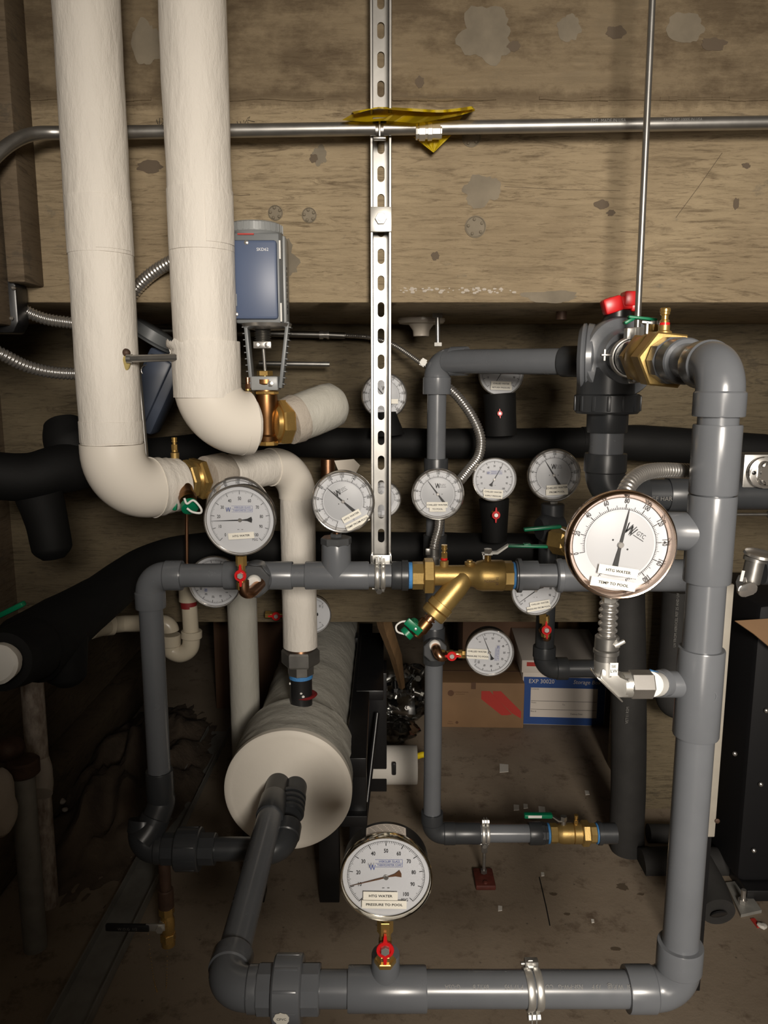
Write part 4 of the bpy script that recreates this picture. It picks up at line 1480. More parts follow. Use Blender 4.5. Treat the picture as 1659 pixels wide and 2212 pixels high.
def gauge(kind, px, py, H, rpx, rot, needle, label, stickers=(), group=None, yaw=0, tilt=0, rim='chrome', name=None, plain=False, depth=.04, psig=True, warn=False, logo_rot=None):
    c = W(px, py, H)
    R = rpx * mpp(py, H)
    Mx = Matrix.Rotation(math.radians(yaw), 3, 'Z') @ Matrix.Rotation(math.radians(tilt), 3, 'X') @ FR
    T = kind == 'T'
    g = thing(name or ('thermometer' if T else 'pressure_gauge'), label, 'gauge', c, Mx, group)
    Z = (0, 0, 1)
    O = V((0, 0, 0))
    ri = .86 if T else .945
    # case
    mbb = MB()
    mbb.lathe((0, 0, -depth * (.55 if T else 1.0)), Z, [(0, R * .80), (.003, R * .93), (depth * (.55 if T else 1.0) - .0078, R * .94)], 72)
    build('case', mbb, 'steel' if T else 'steel_black', g, local=True)
    mbb = MB()
    zf = .0
    if T:
        prf = [(-.012, R * .94), (-.011, R * .985), (-.004, R), (.002, R * .992), (.005, R * .955), (.0045, R * .93), (-.001, R * .885), (-.0035, R * .865), (-.004, R * .85)]
    else:
        prf = [(-.010, R * .94), (-.009, R * .985), (.0, R), (.0035, R * .992), (.0045, R * .975), (.0035, R * .955), (-.002, R * .945), (-.0025, R * .93)]
    mbb.lathe(O, Z, prf, 84, ends=False)
    build('bezel', mbb, rim, g, local=True, recalc=False, label='polished metal rim')
    zd = -.0045
    mbb = MB(); mbb.lathe((0, 0, zd - .002), Z, [(0, R * (ri + .01)), (.002, R * (ri + .01))], 72)
    dial = build('dial', mbb, 'dial', g, local=True, label='white dial face')
    if T:
        mbb = MB(); mbb.lathe((0, 0, zd), Z, [(0, R * .61), (.0005, R * .59)], 60)
        build('inner_dial', mbb, 'dial_inner', dial, local=True)
    zt_ = zd + .0009
    mk = MB()
    kw = .9 if rpx > 70 else 1.25
    if T:
        a0 = 225 + rot
        for i in range(101):
            a = math.radians(a0 - 2.7 * i)
            maj, mid_ = i % 10 == 0, i % 5 == 0
            L = .095 if maj else (.07 if mid_ else .035)
            d = (math.cos(a), math.sin(a)); t = (-d[1], d[0])
            r = .645 + L / 2
            quad(mk, (d[0] * R * r, d[1] * R * r), d, t, R * L, R * (.014 if maj else .0075) * kw, zt_)
            if maj:
                s = str(i * 2)
                mk.text(s, V((d[0] * R * .795, d[1] * R * .795, zt_)), V((d[1], -d[0], 0)), V((d[0], d[1], 0)), R * .125, .72, 0, .018)
        arcline(mk, R * .645, a0, a0 - 270, R * .006, zt_)
        u, v = V((math.cos(math.radians(rot)), math.sin(math.radians(rot)), 0)), V((-math.sin(math.radians(rot)), math.cos(math.radians(rot)), 0))
        mk.text('W', v * R * .30 + V((0, 0, zt_)), u, v, R * .26, .8, 0)
        mk.text('W', v * R * .31 - u * R * .02 + V((0, 0, zt_)), u, v, R * .30, .55, 0)
        mk.text('GTC', v * R * .34 + u * R * .21 + V((0, 0, zt_)), u, v, R * .115, .75, 0)
        quad(mk, v * R * .27 + u * R * .20, u, v, R * .22, R * .012, zt_)
        mk.text('\u00b0F', -v * R * .66 + V((0, 0, zt_)), u, v, R * .11, .8, 0)
        quad(mk, u * R * .16, u, v, R * .03, R * .03, zt_); quad(mk, -u * R * .16, u, v, R * .03, R * .03, zt_)
    else:
        a0 = 225 + rot
        cr, sr = math.cos(math.radians(rot)), math.sin(math.radians(rot))
        u, v = V((cr, sr, 0)), V((-sr, cr, 0))
        for i in range(101):
            a = math.radians(a0 - 2.7 * i)
            maj, mid_ = i % 10 == 0, i % 5 == 0
            L = .11 if maj else (.07 if mid_ else .045)
            d = (math.cos(a), math.sin(a)); t = (-d[1], d[0])
            r = .83 - L / 2
            quad(mk, (d[0] * R * r, d[1] * R * r), d, t, R * L, R * (.016 if maj else .0075) * kw, zt_)
            if maj:
                mk.text(str(i), V((d[0] * R * .60, d[1] * R * .60, zt_)), u, v, R * .13, .72, 0, .015)
        arcline(mk, R * .83, a0, a0 - 270, R * .006, zt_)
        if psig:
            mk.text('PSIG', u * R * .40 - v * R * .56 + V((0, 0, zt_)), u, v, R * .10, .8, 0)
        quad(mk, u * R * .05 - v * R * .27, u, v, R * .05, R * .012, zt_); quad(mk, -u * R * .06 - v * R * .27, u, v, R * .05, R * .012, zt_)
    build('dial_marking', mk, 'ink', dial, local=True, recalc=False, flat=True)
    if not T:
        lg = MB()
        lg.text('W', -u * R * .29 + v * R * .31 + V((0, 0, zt_)), u, v, R * .19, .7, .01)
        o = u * R * .07 + v * R * .35
        lg.text('WEKSLER GLASS', o + V((0, 0, zt_)), u, v, R * .066, .95, 0)
        lg.text('THERMOMETER CORP', o - v * R * .085 + V((0, 0, zt_)), u, v, R * .060, .88, 0)
        for dv, w in ((.045, .58), (-.04, .58), (-.125, .58)):
            quad(lg, u * R * .06 + v * (R * (.35 + dv)), u, v, R * w, R * .006, zt_)
        quad(lg, u * R * .35 + v * R * .31, u, v, R * .006, R * .17, zt_)
        build('maker_logo', lg, 'ink_blue', dial, local=True, recalc=False, flat=True, label='small blue maker logo')
    # needle
    nd = MB()
    a = math.radians(needle)
    u, v = V((math.cos(a), math.sin(a), 0)), V((-math.sin(a), math.cos(a), 0))
    zn = V((0, 0, zd + .0022))
    if T:
        pts = [(.66, .004), (.45, .016), (.10, .026), (-.10, .026), (-.18, .034), (-.50, .055), (-.50, -.055), (-.18, -.034), (-.10, -.026), (.10, -.026), (.45, -.016), (.66, -.004)]
    else:
        pts = [(.80, .003), (.12, .016), (-.08, .014), (-.20, .03), (-.32, .085), (-.34, .0), (-.32, -.085), (-.20, -.03), (-.08, -.014), (.12, -.016), (.80, -.003)]
    nd.prism([(p * R, q * R) for p, q in pts], zn, u, v, .0006)
    build('needle', nd, 'ink' if rim != 'gold' else 'ink_brown', g, local=True)
    nd = MB(); nd.lathe(zn, Z, [(0, R * .055), (.0016, R * .055), (.0022, R * .045)], 24)
    build('needle_hub', nd, 'steel', g, local=True)
    # glass
    gl = MB(); gl.lathe((0, 0, -.0003), Z, [(0, R * (ri - .002)), (.0012, R * (ri - .004))], 60)
    build('glass', gl, 'glass', g, local=True)
    # stickers
    for k, (dx, dy, w, h, ang, s) in enumerate(stickers):
        sa, ca = math.sin(math.radians(ang)), math.cos(math.radians(ang))
        u, v = V((ca, sa, 0)), V((-sa, ca, 0))
        sm = MB(); sm.prism([(-w / 2 * R, -h / 2 * R), (w / 2 * R, -h / 2 * R), (w / 2 * R, h / 2 * R), (-w / 2 * R, h / 2 * R)], V((dx * R, dy * R, .0016 + .0006 * k)), u, v, .0005)
        so = build('paper_label', sm, 'sticker', g, local=True, label='cream paper label')
        if s:
            tm = MB(); tm.text(s, V((dx * R, dy * R, .0023 + .0006 * k)), u, v, h * R * .42, 1.1, .0002, .022)
            build('label_text', tm, 'ink', so, local=True, recalc=False, flat=True)
    if warn:
        wm = MB()
        n = 16
        aa = [90 - 27 + 54 * i / n for i in range(n + 1)]
        for i in range(n):
            a1, a2 = math.radians(aa[i]), math.radians(aa[i + 1])
            r1 = R * .948
            vs = [V((math.cos(a1) * r1, math.sin(a1) * r1, -.012)), V((math.cos(a2) * r1, math.sin(a2) * r1, -.012)), V((math.cos(a2) * r1, math.sin(a2) * r1, -.034)), V((math.cos(a1) * r1, math.sin(a1) * r1, -.034))]
            wm.bm.faces.new([wm.bm.verts.new(q) for q in vs])
        wo = build('warning_label', wm, 'box_white', g, local=True, label='white warning label with red print')
        wm = MB()
        for k in range(5):
            zk = -.016 - .0034 * k
            for i in range(26):
                if (i * 7 + k * 3) % 5 == 0:
                    continue
                a1 = math.radians(66 + 48 * i / 26); a2 = math.radians(66 + 48 * (i + .75) / 26)
                r1 = R * .952
                vs = [V((math.cos(a1) * r1, math.sin(a1) * r1, zk)), V((math.cos(a2) * r1, math.sin(a2) * r1, zk)), V((math.cos(a2) * r1, math.sin(a2) * r1, zk - .0011)), V((math.cos(a1) * r1, math.sin(a1) * r1, zk - .0011))]
                wm.bm.faces.new([wm.bm.verts.new(q) for q in vs])
        build('label_text', wm, 'ink_pale', wo, local=True, recalc=False, flat=True)
    return g


def cock(px, py, H, ang, label, k=1.0, L0=.022, L1=.022, group=None, hex0=True):
    """gauge cock: brass body along direction ang (degrees, 90 = up), red T handle to the front"""
    c = W(px, py, H)
    g = thing('gauge_valve', label, 'valve', c, FR, group)
    a = math.radians(ang)
    u = V((math.cos(a), math.sin(a), 0)); v = V((-math.sin(a), math.cos(a), 0))
    mbb = MB()
    mbb.cyl(-u * L0 * k, u * L1 * k, .0075 * k, 24)
    mbb.hexa(u * L1 * k * .45, u * L1 * k, .0105 * k)
    mbb.hexa(-u * L0 * k, -u * L0 * k * .5, .0105 * k)
    mbb.cyl((0, 0, -.006 * k), (0, 0, .010 * k), .0085 * k, 24)
    build('valve_body', mbb, 'brass', g, local=True)
    hm = MB()
    hm.lathe((0, 0, .010 * k), (0, 0, 1), [(0, .0105 * k), (.004 * k, .0115 * k), (.005 * k, .0110 * k), (.005 * k, .0075 * k), (.002 * k, .0070 * k)], 32)
    for s in (1, -1):
        hm.prism([(s * .008 * k, -.0030 * k), (s * .021 * k, -.0016 * k), (s * .021 * k, .0016 * k), (s * .008 * k, .0030 * k)], V((0, 0, .0105 * k)), u, v, .004 * k)
    build('t_handle', hm, 'red', g, local=True, label='red T handle')
    hm = MB(); hm.hexa((0, 0, .011 * k), (0, 0, .0175 * k), .006 * k)
    build('handle_nut', hm, 'zinc_light', g, local=True)
    return g


G = 'dial gauges'
MT['rosy'] = mat('rosy', (0.84, 0.66, 0.55), 0.13, 1.0)
MT['gold'] = mat('gold', (0.86, 0.80, 0.66), 0.12, 1.0)
g1 = gauge('T', 1342, 1178, .87, 121, -33, 79, 'largest thermometer, at right, labelled HTG WATER TEMP TO POOL',
           [(-.04, -.47, .72, .17, -9, 'HTG WATER'), (-.12, -.70, .82, .17, -9, 'TEMP TO POOL')], rim='rosy')
g2 = gauge('P', 834, 1897, .985, 101, 0, 195, 'big pressure gauge at the bottom centre labelled PRESSURE TO POOL',
           [(-.12, -.40, .74, .19, -1, 'HTG WATER'), (-.04, -.60, .96, .19, -1, 'PRESSURE TO POOL')], rim='gold', warn=True, depth=.045)
g3 = gauge('P', 518, 1124, 1.39, 78, 0, 182, 'pressure gauge labelled HTG WATER, in front of another gauge at left',
           [(.03, -.43, .72, .18, 4, 'HTG WATER')], depth=.05)
g4 = gauge('T', 741, 1084, 1.47, 69, 29.5, 139, 'thermometer left of the strut labelled TEMP FROM POOL',
           [(.26, -.45, .62, .20, 29, 'HTG WATER'), (.45, -.66, .78, .20, 28, 'TEMP FROM POOL')])
g5 = gauge('T', 946, 1068, 1.77, 57, 0, 127, 'thermometer labelled CHILLED WATER TO POOL, centre of the picture',
           [(-.03, -.40, .80, .22, 0, 'CHILLED WATER'), (-.01, -.56, .62, .20, 0, 'TO POOL')])
g6 = gauge('P', 1068, 1036, 1.83, 48, 0, 61, 'small pressure gauge on a black foam sleeve labelled SUPPLY PRESSURE',
           [(-.05, -.56, .90, .22, -4, 'CHILLED WATER'), (-.05, -.74, .85, .20, -4, 'SUPPLY PRESSURE')])
g7 = gauge('T', 1197, 1027, 1.84, 58, 0, 122, 'bright-rimmed thermometer left of the hose labelled FROM POOL',
           [(.12, -.46, .78, .22, 4, 'CHILLED WATER'), (.12, -.62, .82, .22, 3, 'FROM POOL')])
g8 = gauge('T', 830, 855, 1.97, 50, 0, 130, 'thermometer half hidden behind the upper part of the strut',
           [(.30, -.24, .60, .2, 0, '')])
g9 = gauge('P', 1083, 806, 1.97, 50, 0, 240, 'pressure gauge half hidden behind the upper grey pipe',
           [(.0, -.45, .88, .2, -2, 'CHILLED WATER'), (.0, -.62, .92, .2, -2, 'RETURN PRESSURE')])
g10 = gauge('T', 514, 1098, 1.60, 70, 0, 100, 'thermometer mostly hidden behind the HTG WATER pressure gauge')
g11 = gauge('P', 464, 1257, 1.80, 58, 90, 160, 'gauge turned sideways behind the left grey pipe', [(.72, .10, .3, .16, 0, '')])
g12 = gauge('P', 673, 1328, 2.16, 43, 90, 182, 'pressure gauge peeking out right of the white drop pipe')
g13 = gauge('P', 1058, 1410, 1.76, 53, -92, 112, 'pressure gauge turned sideways above the cardboard box',
            [(-.52, .06, .84, .22, -3, 'CHILLED WATER'), (-.50, -.14, .90, .22, -3, 'PRESSURE TO POOL')])
g14 = gauge('P', 1158, 1277, 1.74, 54, 0, 217, 'pressure gauge half hidden under the PVC adapter, labelled PRESSURE FROM POOL',
            [(.16, -.50, .80, .20, 10, 'CHILLED WATER'), (.12, -.68, .95, .20, 10, 'PRESSURE FROM POOL')])
g15 = gauge('T', 826, 1079, 1.82, 41, 40, 150, 'bright dial peeking out right of the lower strut')

c1 = cock(832, 2036, 1.0, 90, 'brass gauge valve with red T handle under the big bottom gauge', 1.12, .030, .034)
mb = MB(); mb.hexa((0, -.034, 0), (0, -.026, 0), .016); mb.cyl((0, .02, -.008), (0, .045, -.008), .008)
build('hex_bushing', mb, 'brass', c1, local=True)
c2 = cock(522, 1240, 1.42, 90, 'brass gauge valve with red T handle under the HTG WATER gauge', 1.0, .03, .036)
mb = MB()
e0 = W(526, 1268, 1.42)
mb.tube(smooth_path([e0 + V((0, 0, .012)), e0 + V((.001, .001, -.008)), e0 + V((.012, .012, -.014)), e0 + V((.024, .05, -.006))], 8), .011, 24)
build('copper_elbow', mb, 'copper', c2)
mb = MB(); mb.lathe(W(549, 1257, 1.463), (0, -1, 0), [(0, .0145), (.005, .014), (.008, .0115)], 24); build('thread_sealant', mb, 'tape_white', c2)
c3 = cock(598, 1328, 2.14, 0, 'small red-handled gauge valve beside the white drop pipe', 1.1, .03, .05)
c4 = cock(975, 1413, 1.78, 0, 'red-handled gauge valve left of the sideways gauge', 1.05, .03, .035)
mb = MB()
e0 = W(940, 1395, 1.81)
mb.tube(smooth_path([e0, e0 + V((.002, -.03, -.002)), e0 + V((.010, -.04, -.014)), W(962, 1416, 1.78)], 8), .0115, 24)
build('copper_elbow', mb, 'copper', c4)
mb = MB(); mb.lathe(W(939, 1394, 1.805), (0, -1, 0), [(0, .0145), (.005, .014), (.008, .012)], 24); build('thread_sealant', mb, 'tape_white', c4)
c5 = cock(1178, 1357, 1.78, 95, 'red-handled gauge valve under the half-hidden gauge beside the PVC adapter', 1.05, .02, .03)
mb = MB()
e0 = W(1180, 1372, 1.79)
mb.tube(smooth_path([e0 + V((0, 0, .008)), e0 + V((.002, .004, -.006)), e0 + V((.004, .02, -.008)), e0 + V((.002, .05, -.004))], 8), .011, 24)
build('copper_elbow', mb, 'copper', c5)
# two cocks recessed in foam sleeves
for (px, py, h) in ((1136, 888, 1.9), (1070, 1110, 1.868)):
    pass
cock(1079, 893, 1.921, 95, 'red handle tip poking from the upper black foam sleeve', .55, .01, .01)
cock(1070, 1111, 1.873, 90, 'red handle in an opening of the foam sleeve under the small gauge', .9, .01, .01)
mb = MB(); mb.cyl(W(727, 1145, HM), W(728, 1164, HM), .0075, 20)
build('gauge_stem', mb, 'copper', g4)
for g_, (x_, y0_, y1_, h_, r_) in ((g1, (1316, 1288, 1300, .90, .008)), (g2, (834, 1985, 2012, 1.0, .0085)), (g3, (518, 1196, 1216, 1.42, .008)), (g5, (946, 1120, 1132, 1.78, .008)),
                                   (g7, (1196, 1080, 1092, 1.87, .010)), (g14, (1172, 1325, 1345, 1.77, .009))):
    mb = MB(); mb.cyl(W(x_, y0_, h_), W(x_, y1_, h_), r_, 6)
    build('gauge_stem', mb, 'brass' if g_ in (g2, g3, g14) else 'zinc_light', g_)
mb = MB(); mb.cyl(W(998, 1412, 1.775), W(1010, 1412, 1.775), .009, 6)
build('gauge_stem', mb, 'brass', g13)

# ================================================================== BRASS Y VALVE
zc_ = s_          # metres per pixel on the axis row
def X_(px): return XM(px)
def Z_(py): return ZM + (1243 - py) * s_ * 1.0
yv = thing('brass_y_valve', 'large brass Y-pattern balancing valve in the middle of the picture', 'valve', (X_(1000), HM, ZM))
def lx(prof, m, nm, segs=48, rot=0.0, **kw):
    mbb = MB()
    mbb.lathe((X_(prof[0][0]), HM, ZM), (1, 0, 0), [((p - prof[0][0]) * s_, r * s_) for p, r in prof], segs, rot)
    return build(nm, mbb, m, yv, **kw)
lx([(882, 25), (883, 29), (890, 29), (891, 25)], 'tape_blue', 'thread_tape', label='blue thread tape')
lx([(889, 27), (891, 30.5), (915, 30.5), (917, 28)], 'brass_cast', 'end_hexagon', 8, .39)
lx([(914, 34), (917, 39.5), (935, 39.5), (938, 34)], 'brass_cast', 'union_nut', 6, .0)
lx([(936, 23), (940, 22), (1000, 22.5), (1022, 25), (1030, 31), (1042, 34), (1085, 34), (1089, 32)], 'brass_cast', 'valve_body')
lx([(1086, 27), (1088, 32.5), (1106, 32.5), (1108, 28)], 'brass_cast', 'end_hexagon', 8, .39)
lx([(1105, 25), (1106, 29.5), (1111, 29.5), (1112, 25)], 'tape_blue', 'thread_tape', label='blue thread tape')
# Y leg
ya = V((X_(1012), HM - .004, ZM + 8 * s_))
yb = V((X_(937), HM - .020, Z_(1322)))
yd = (yb - ya).normalized()
mb = MB()
mb.lathe(ya, yd, [(0, 12 * s_), (14 * s_, 22 * s_), (40 * s_, 25 * s_), (88 * s_, 25.5 * s_), (89 * s_, 28.5 * s_), (103 * s_, 28.5 * s_), (104 * s_, 27 * s_), (105 * s_, 24 * s_), (106 * s_, 27 * s_), (107 * s_, 28.5 * s_), (121 * s_, 28 * s_), (124 * s_, 25 * s_), (124 * s_, 12 * s_)], 48)
build('strainer_leg', mb, 'brass_cast', yv)
mb = MB(); mb.lathe(ya + yd * 123 * s_, yd, [(0, 11 * s_), (6 * s_, 11 * s_), (6 * s_, 14 * s_), (9 * s_, 14 * s_), (9 * s_, 10 * s_), (14 * s_, 10 * s_)], 30)
build('drain_neck', mb, 'copper', yv)
dv = thing('drain_valve', 'brass drain valve with green handle, green cap and white strap below the Y valve', 'valve', ya + yd * 150 * s_)
e = ya + yd * 136 * s_
mb = MB(); mb.lathe(e, yd, [(0, 14 * s_), (4 * s_, 15.5 * s_), (26 * s_, 15 * s_), (30 * s_, 12 * s_), (42 * s_, 11 * s_)], 30)
build('valve_body', mb, 'bronze', dv)
fu = V((yd.x, 0, yd.z)).normalized()
fv = V((-fu.z, 0, fu.x))
h0 = W(893, 1354, HM - .075)
ang = math.radians(-42)
hu = V((math.cos(ang), 0, math.sin(ang)))
hv = V((-hu.z, 0, hu.x))
mb = MB()
mb.box(h0, (40 * s_, .006, 17 * s_), Matrix((hu, V((0, 1, 0)), hv)).transposed(), .002)
mb.cyl(h0 + V((0, .001, 0)), h0 + V((.002, .028, 0)), 10 * s_, 24)
build('drain_handle', mb, 'green', dv, label='green handle')
mb = MB(); mb.lathe(h0 + hu * 6 * s_ + V((0, -.002, 0)), (0, -1, 0), [(0, .003), (.002, .003), (.003, .001)], 12); build('rivet', mb, 'zinc_light', dv)
cp = W(884, 1363, HM - .055)
mb = MB(); cd = V((-.72, -.2, -.66)).normalized()
mb.lathe(cp, cd, [(0, 12 * s_), (1 * s_, 15 * s_), (12 * s_, 15 * s_), (13 * s_, 12.5 * s_)], 18)
build('drain_cap', mb, 'green', dv, label='green screw cap')
mb = MB()
lp = smooth_path([cp + V((.004, -.004, .016)), W(884, 1343, HM - .07), W(868, 1343, HM - .07), W(856, 1352, HM - .07), W(858, 1364, HM - .07), W(870, 1369, HM - .065), cp + V((-.006, -.01, -.004))], 6)
mb.tube(lp, .0019, 10)
build('cap_strap', mb, 'tape_white', dv, label='white plastic strap')
# ports and lever on the body
def port(parent, base, k=1.0, seal='red', m='brass'):
    mbb = MB(); mbb.lathe(base - V((0, 0, .006)), (0, 0, 1), [(0, 9 * s_ * k), (.006, 9.5 * s_ * k), (.013 * k, 9.8 * s_ * k), (.014 * k, 8 * s_ * k)], 26)
    build('port_boss', mbb, 'brass_cast', parent)
    q = base + V((0, 0, .009 * k))
    mbb = MB(); mbb.lathe(q, (0, 0, 1), [(0, .0068 * k), (.004 * k, .0068 * k)], 22); build('seal_ring', mbb, seal, parent, label='red sealing ring')
    q = q + V((0, 0, .004 * k))
    mbb = MB()
    mbb.hexa(q, q + V((0, 0, .012 * k)), .0068 * k)
    mbb.lathe(q + V((0, 0, .011 * k)), (0, 0, 1), [(0, .0042 * k), (.006 * k, .0042 * k), (.006 * k, .0062 * k), (.009 * k, .0062 * k), (.009 * k, .005 * k), (.011 * k, .005 * k), (.011 * k, .0062 * k), (.016 * k, .0062 * k)], 20)
    build('test_port', mbb, m, parent)
port(yv, V((X_(959), HM, Z_(1218))))
mb = MB(); mb.lathe(V((X_(1014), HM, Z_(1226))), (0, 0, 1), [(0, 9 * s_), (6 * s_, 9 * s_), (8 * s_, 11 * s_), (13 * s_, 11 * s_), (14 * s_, 7 * s_), (17 * s_, 6 * s_)], 26)
build('port_boss', mb, 'brass_cast', yv)
mb = MB()
mb.cyl((X_(1053), HM, Z_(1214)), (X_(1053), HM, Z_(1198)), 7 * s_)
build('valve_stem', mb, 'brass', yv)
mb = MB()
mb.hexa((X_(1053), HM, Z_(1195)), (X_(1053), HM, Z_(1184)), 9 * s_)
mb.box((X_(1051), HM, Z_(1195)), (22 * s_, .016, 3 * s_))
mb.box((X_(1043), HM, Z_(1199)), (3 * s_, .016, 12 * s_))
lq = [(1058, 1193), (1074, 1193), (1094, 1177), (1098, 1178)]
mb.prism([((p - 1058) * s_, (1193 - q) * s_) for p, q in [(1058, 1195), (1073, 1195), (1096, 1178), (1096, 1174), (1072, 1190), (1058, 1191)]], (X_(1058), HM + .007, Z_(1193)), (1, 0, 0), (0, 0, 1), .014)
build('lever_arm', mb, 'zinc_light', yv)
mb = MB(); mb.box((X_(1137), HM, Z_(1178)), (86 * s_, .016, 6 * s_), Matrix.Rotation(.02, 3, 'Y'), .0022); mb.box((X_(1136), HM, Z_(1174.5)), (16 * s_, .014, 4 * s_), None, .001)
build('lever_grip', mb, 'green', yv, label='green lever grip')
mb = MB(); mb.text('NSXHIS', V((X_(1054), HM - 34 * s_, Z_(1247))), (1, 0, 0), (0, 0, 1), .0075, .9); mb.text('DE-ZR', V((X_(1069), HM - 34 * s_, Z_(1247))), (0, 0, -1), (1, 0, 0), .0068, .9)
build('stamped_text', mb, 'ink_brown', yv)

# lower brass valve on the back loop
lvx = KX(1235)
sk = mpp(1800, HK)
lb = thing('brass_valve', 'brass ball valve with green lever on the low horizontal pipe near the floor', 'valve', (lvx, HK, kb))
def lk_(prof, m, nm, segs=40, rot=0.0, **kw):
    mbb = MB(); mbb.lathe((KX(prof[0][0]), HK, kb), (1, 0, 0), [((p - prof[0][0]) * sk, r * sk) for p, r in prof], segs, rot)
    return build(nm, mbb, m, lb, **kw)
lk_([(1181, 19), (1182, 21.5), (1186, 21.5), (1187, 19)], 'tape_blue', 'thread_tape', label='blue thread tape')
lk_([(1186, 18), (1188, 21), (1202, 21), (1204, 19)], 'brass_cast', 'end_hexagon', 8, .39)
lk_([(1203, 18), (1210, 21), (1215, 22), (1236, 22), (1238, 20), (1239, 22), (1254, 22), (1256, 20)], 'brass_cast', 'valve_body')
lk_([(1255, 24), (1258, 27), (1270, 27), (1273, 24)], 'brass_cast', 'union_nut', 6)
lk_([(1272, 18), (1274, 21), (1286, 21), (1287, 18)], 'brass_cast', 'end_hexagon', 8, .39)
lk_([(1286, 18), (1287, 22), (1293, 21), (1294, 18)], 'tape_blue', 'thread_tape', label='blue thread tape')
LZ = lambda py: kb + (1800 - py) * sk
port(lb, V((KX(1243), HK, LZ(1785))), .85, 'brass')
mb = MB(); mb.cyl((KX(1216), HK, LZ(1780)), (KX(1216), HK, LZ(1768)), .007); mb.hexa((KX(1216), HK, LZ(1770)), (KX(1216), HK, LZ(1760)), .009)
mb.prism([(0, 0), (-.012, 0), (-.028, .013), (-.028, .016), (-.010, .004), (0, .004)], (KX(1214), HK - .006, LZ(1771)), (1, 0, 0), (0, 0, 1), -.012)
build('lever_arm', mb, 'zinc', lb)
mb = MB(); mb.box((KX(1161), HK, LZ(1758)), (61 * sk, .017, 9 * sk), None, .003)
lg_ = build('lever_grip', mb, 'green', lb, label='green lever grip with a small white sticker')
mb = MB(); mb.box((KX(1153), HK - .0088, LZ(1757)), (29 * sk, .001, 6 * sk)); build('sticker', mb, 'tape_white', lg_)

# brass valve in the left insulated line
lvA = thing('brass_valve', 'brass valve with hex nut, green drain cap and white strap beside the left white elbow', 'valve', A0 + dA2 * s0 * .38)
d = dA2
c0 = A0 + d * (s0 * .405)
mb = MB()
mb.lathe(A0 + d * (s0 * .30), d, [(0, .030), (.01, .033), (.05, .034), (.055, .030)], 40)
mb.hexa(A0 + d * (s0 * .33), A0 + d * (s0 * .365), .043, 8)
build('valve_body', mb, 'brass_cast', lvA)
mb = MB()
mb.hexa(A0 + d * (s0 * .385), A0 + d * (s0 * .425), .046, 6, .1, ch=.1)
mb.lathe(A0 + d * (s0 * .37), d, [(0, .033), (.006, .038), (.010, .033), (.012, .040)], 40)
build('union_nut', mb, 'brass', lvA)
port(lvA, W(378, 985, A0.y + .10), .95, 'brass')
la = W(392, 1030, A0.y + .09)
lb_ = W(405, 1075, A0.y + .045)
mb = MB(); ld = (lb_ - la).normalized()
mb.lathe(la, ld, [(0, .020), (.02, .019), (.03, .0155), (.055, .0155), (.06, .018), (.07, .017)], 30)
build('drain_leg', mb, 'bronze', lvA)
e = W(408, 1088, A0.y + .03)
mb = MB(); mb.lathe(e, ld, [(0, .013), (.002, .017), (.013, .017), (.015, .013)], 18); mb.box(W(371, 1092, A0.y + .05), (.022, .01, .016), Matrix.Rotation(.2, 3, 'Y'), .002)
build('drain_cap', mb, 'green', lvA, label='green cap and handle')
mb = MB(); mb.tube(smooth_path([W(398, 1076, A0.y), W(404, 1088, A0.y), W(418, 1081, A0.y), W(434, 1098, A0.y), W(433, 1108, A0.y), W(416, 1106, A0.y), W(404, 1098, A0.y)], 6), .0022, 10)
build('cap_strap', mb, 'tape_white', lvA, label='white plastic strap')

# ================================================================== CONTROL VALVE + BLUE ACTUATOR
HC = B0.y + .53 * .118
vcx = B0.x + .85 * .118
cv = thing('control_valve', 'bronze three-way valve body with big brass union nut under the blue actuator', 'valve', (vcx, HC, W(572, 890, HC).z))
CZ = lambda py: W(572, py, HC).z
mb = MB()
mb.lathe((vcx, HC, CZ(958)), (0, 0, 1), [(0, .013), (.002, .019), (.014, .0205), (.018, .0175), (.05, .0195), (.075, .023), (.098, .021), (.112, .021), (.116, .024), (.124, .024)], 36)
build('valve_body', mb, 'bronze', cv)
mb = MB(); mb.hexa((vcx, HC, CZ(962)), (vcx, HC, CZ(952)), .021, 8); mb.hexa((vcx, HC, CZ(852)), (vcx, HC, CZ(845)), .024, 8)
build('brass_plug', mb, 'brass', cv)
q0 = B0 + dB * .138
mb = MB(); mb.hexa(q0, q0 + dB * .024, .046, 8, .3, ch=.06); mb.lathe(q0 - dB * .012, dB, [(0, .02), (.004, .033), (.012, .035)], 40)
build('union_nut', mb, 'brass', cv)
port(cv, W(536, 852, HC - .02), .8, 'brass', 'copper')
ac = thing('valve_actuator', 'grey valve actuator with blue cover and ridged cap next to the second white pipe', 'actuator', (vcx, HC, CZ(845)))
ax0, ax1 = -.281, -.184
axc = (ax0 + ax1) / 2
zt_, zb_ = W(560, 505, 1.50).z, W(560, 700, 1.50).z
mb = MB()
mb.prism([(-.046, -.048), (.038, -.048), (.043, -.03), (.043, .03), (.036, .046), (-.046, .046)], (axc, 1.535, zb_), (1, 0, 0), (0, 1, 0), zt_ - zb_, bev=.004)
build('housing', mb, 'plastic_grey', ac)
mb = MB()
mb.box((axc + .0415, 1.530, (zt_ + zb_) / 2), (.012, .05, (zt_ - zb_) * .98), None, .004)
build('side_panel', mb, 'plastic_grey_light', ac, label='light grey side panel with slots')
mb = MB()
sa = W(613, 600, 1.50)
for k in range(9):
    zz_ = zt_ - .06 - k * .010
    mb.box((axc + .047, 1.515, zz_), (.002, .014, .004 + .002 * (k % 3)))
build('embossed_text', mb, 'ink_grey', ac)
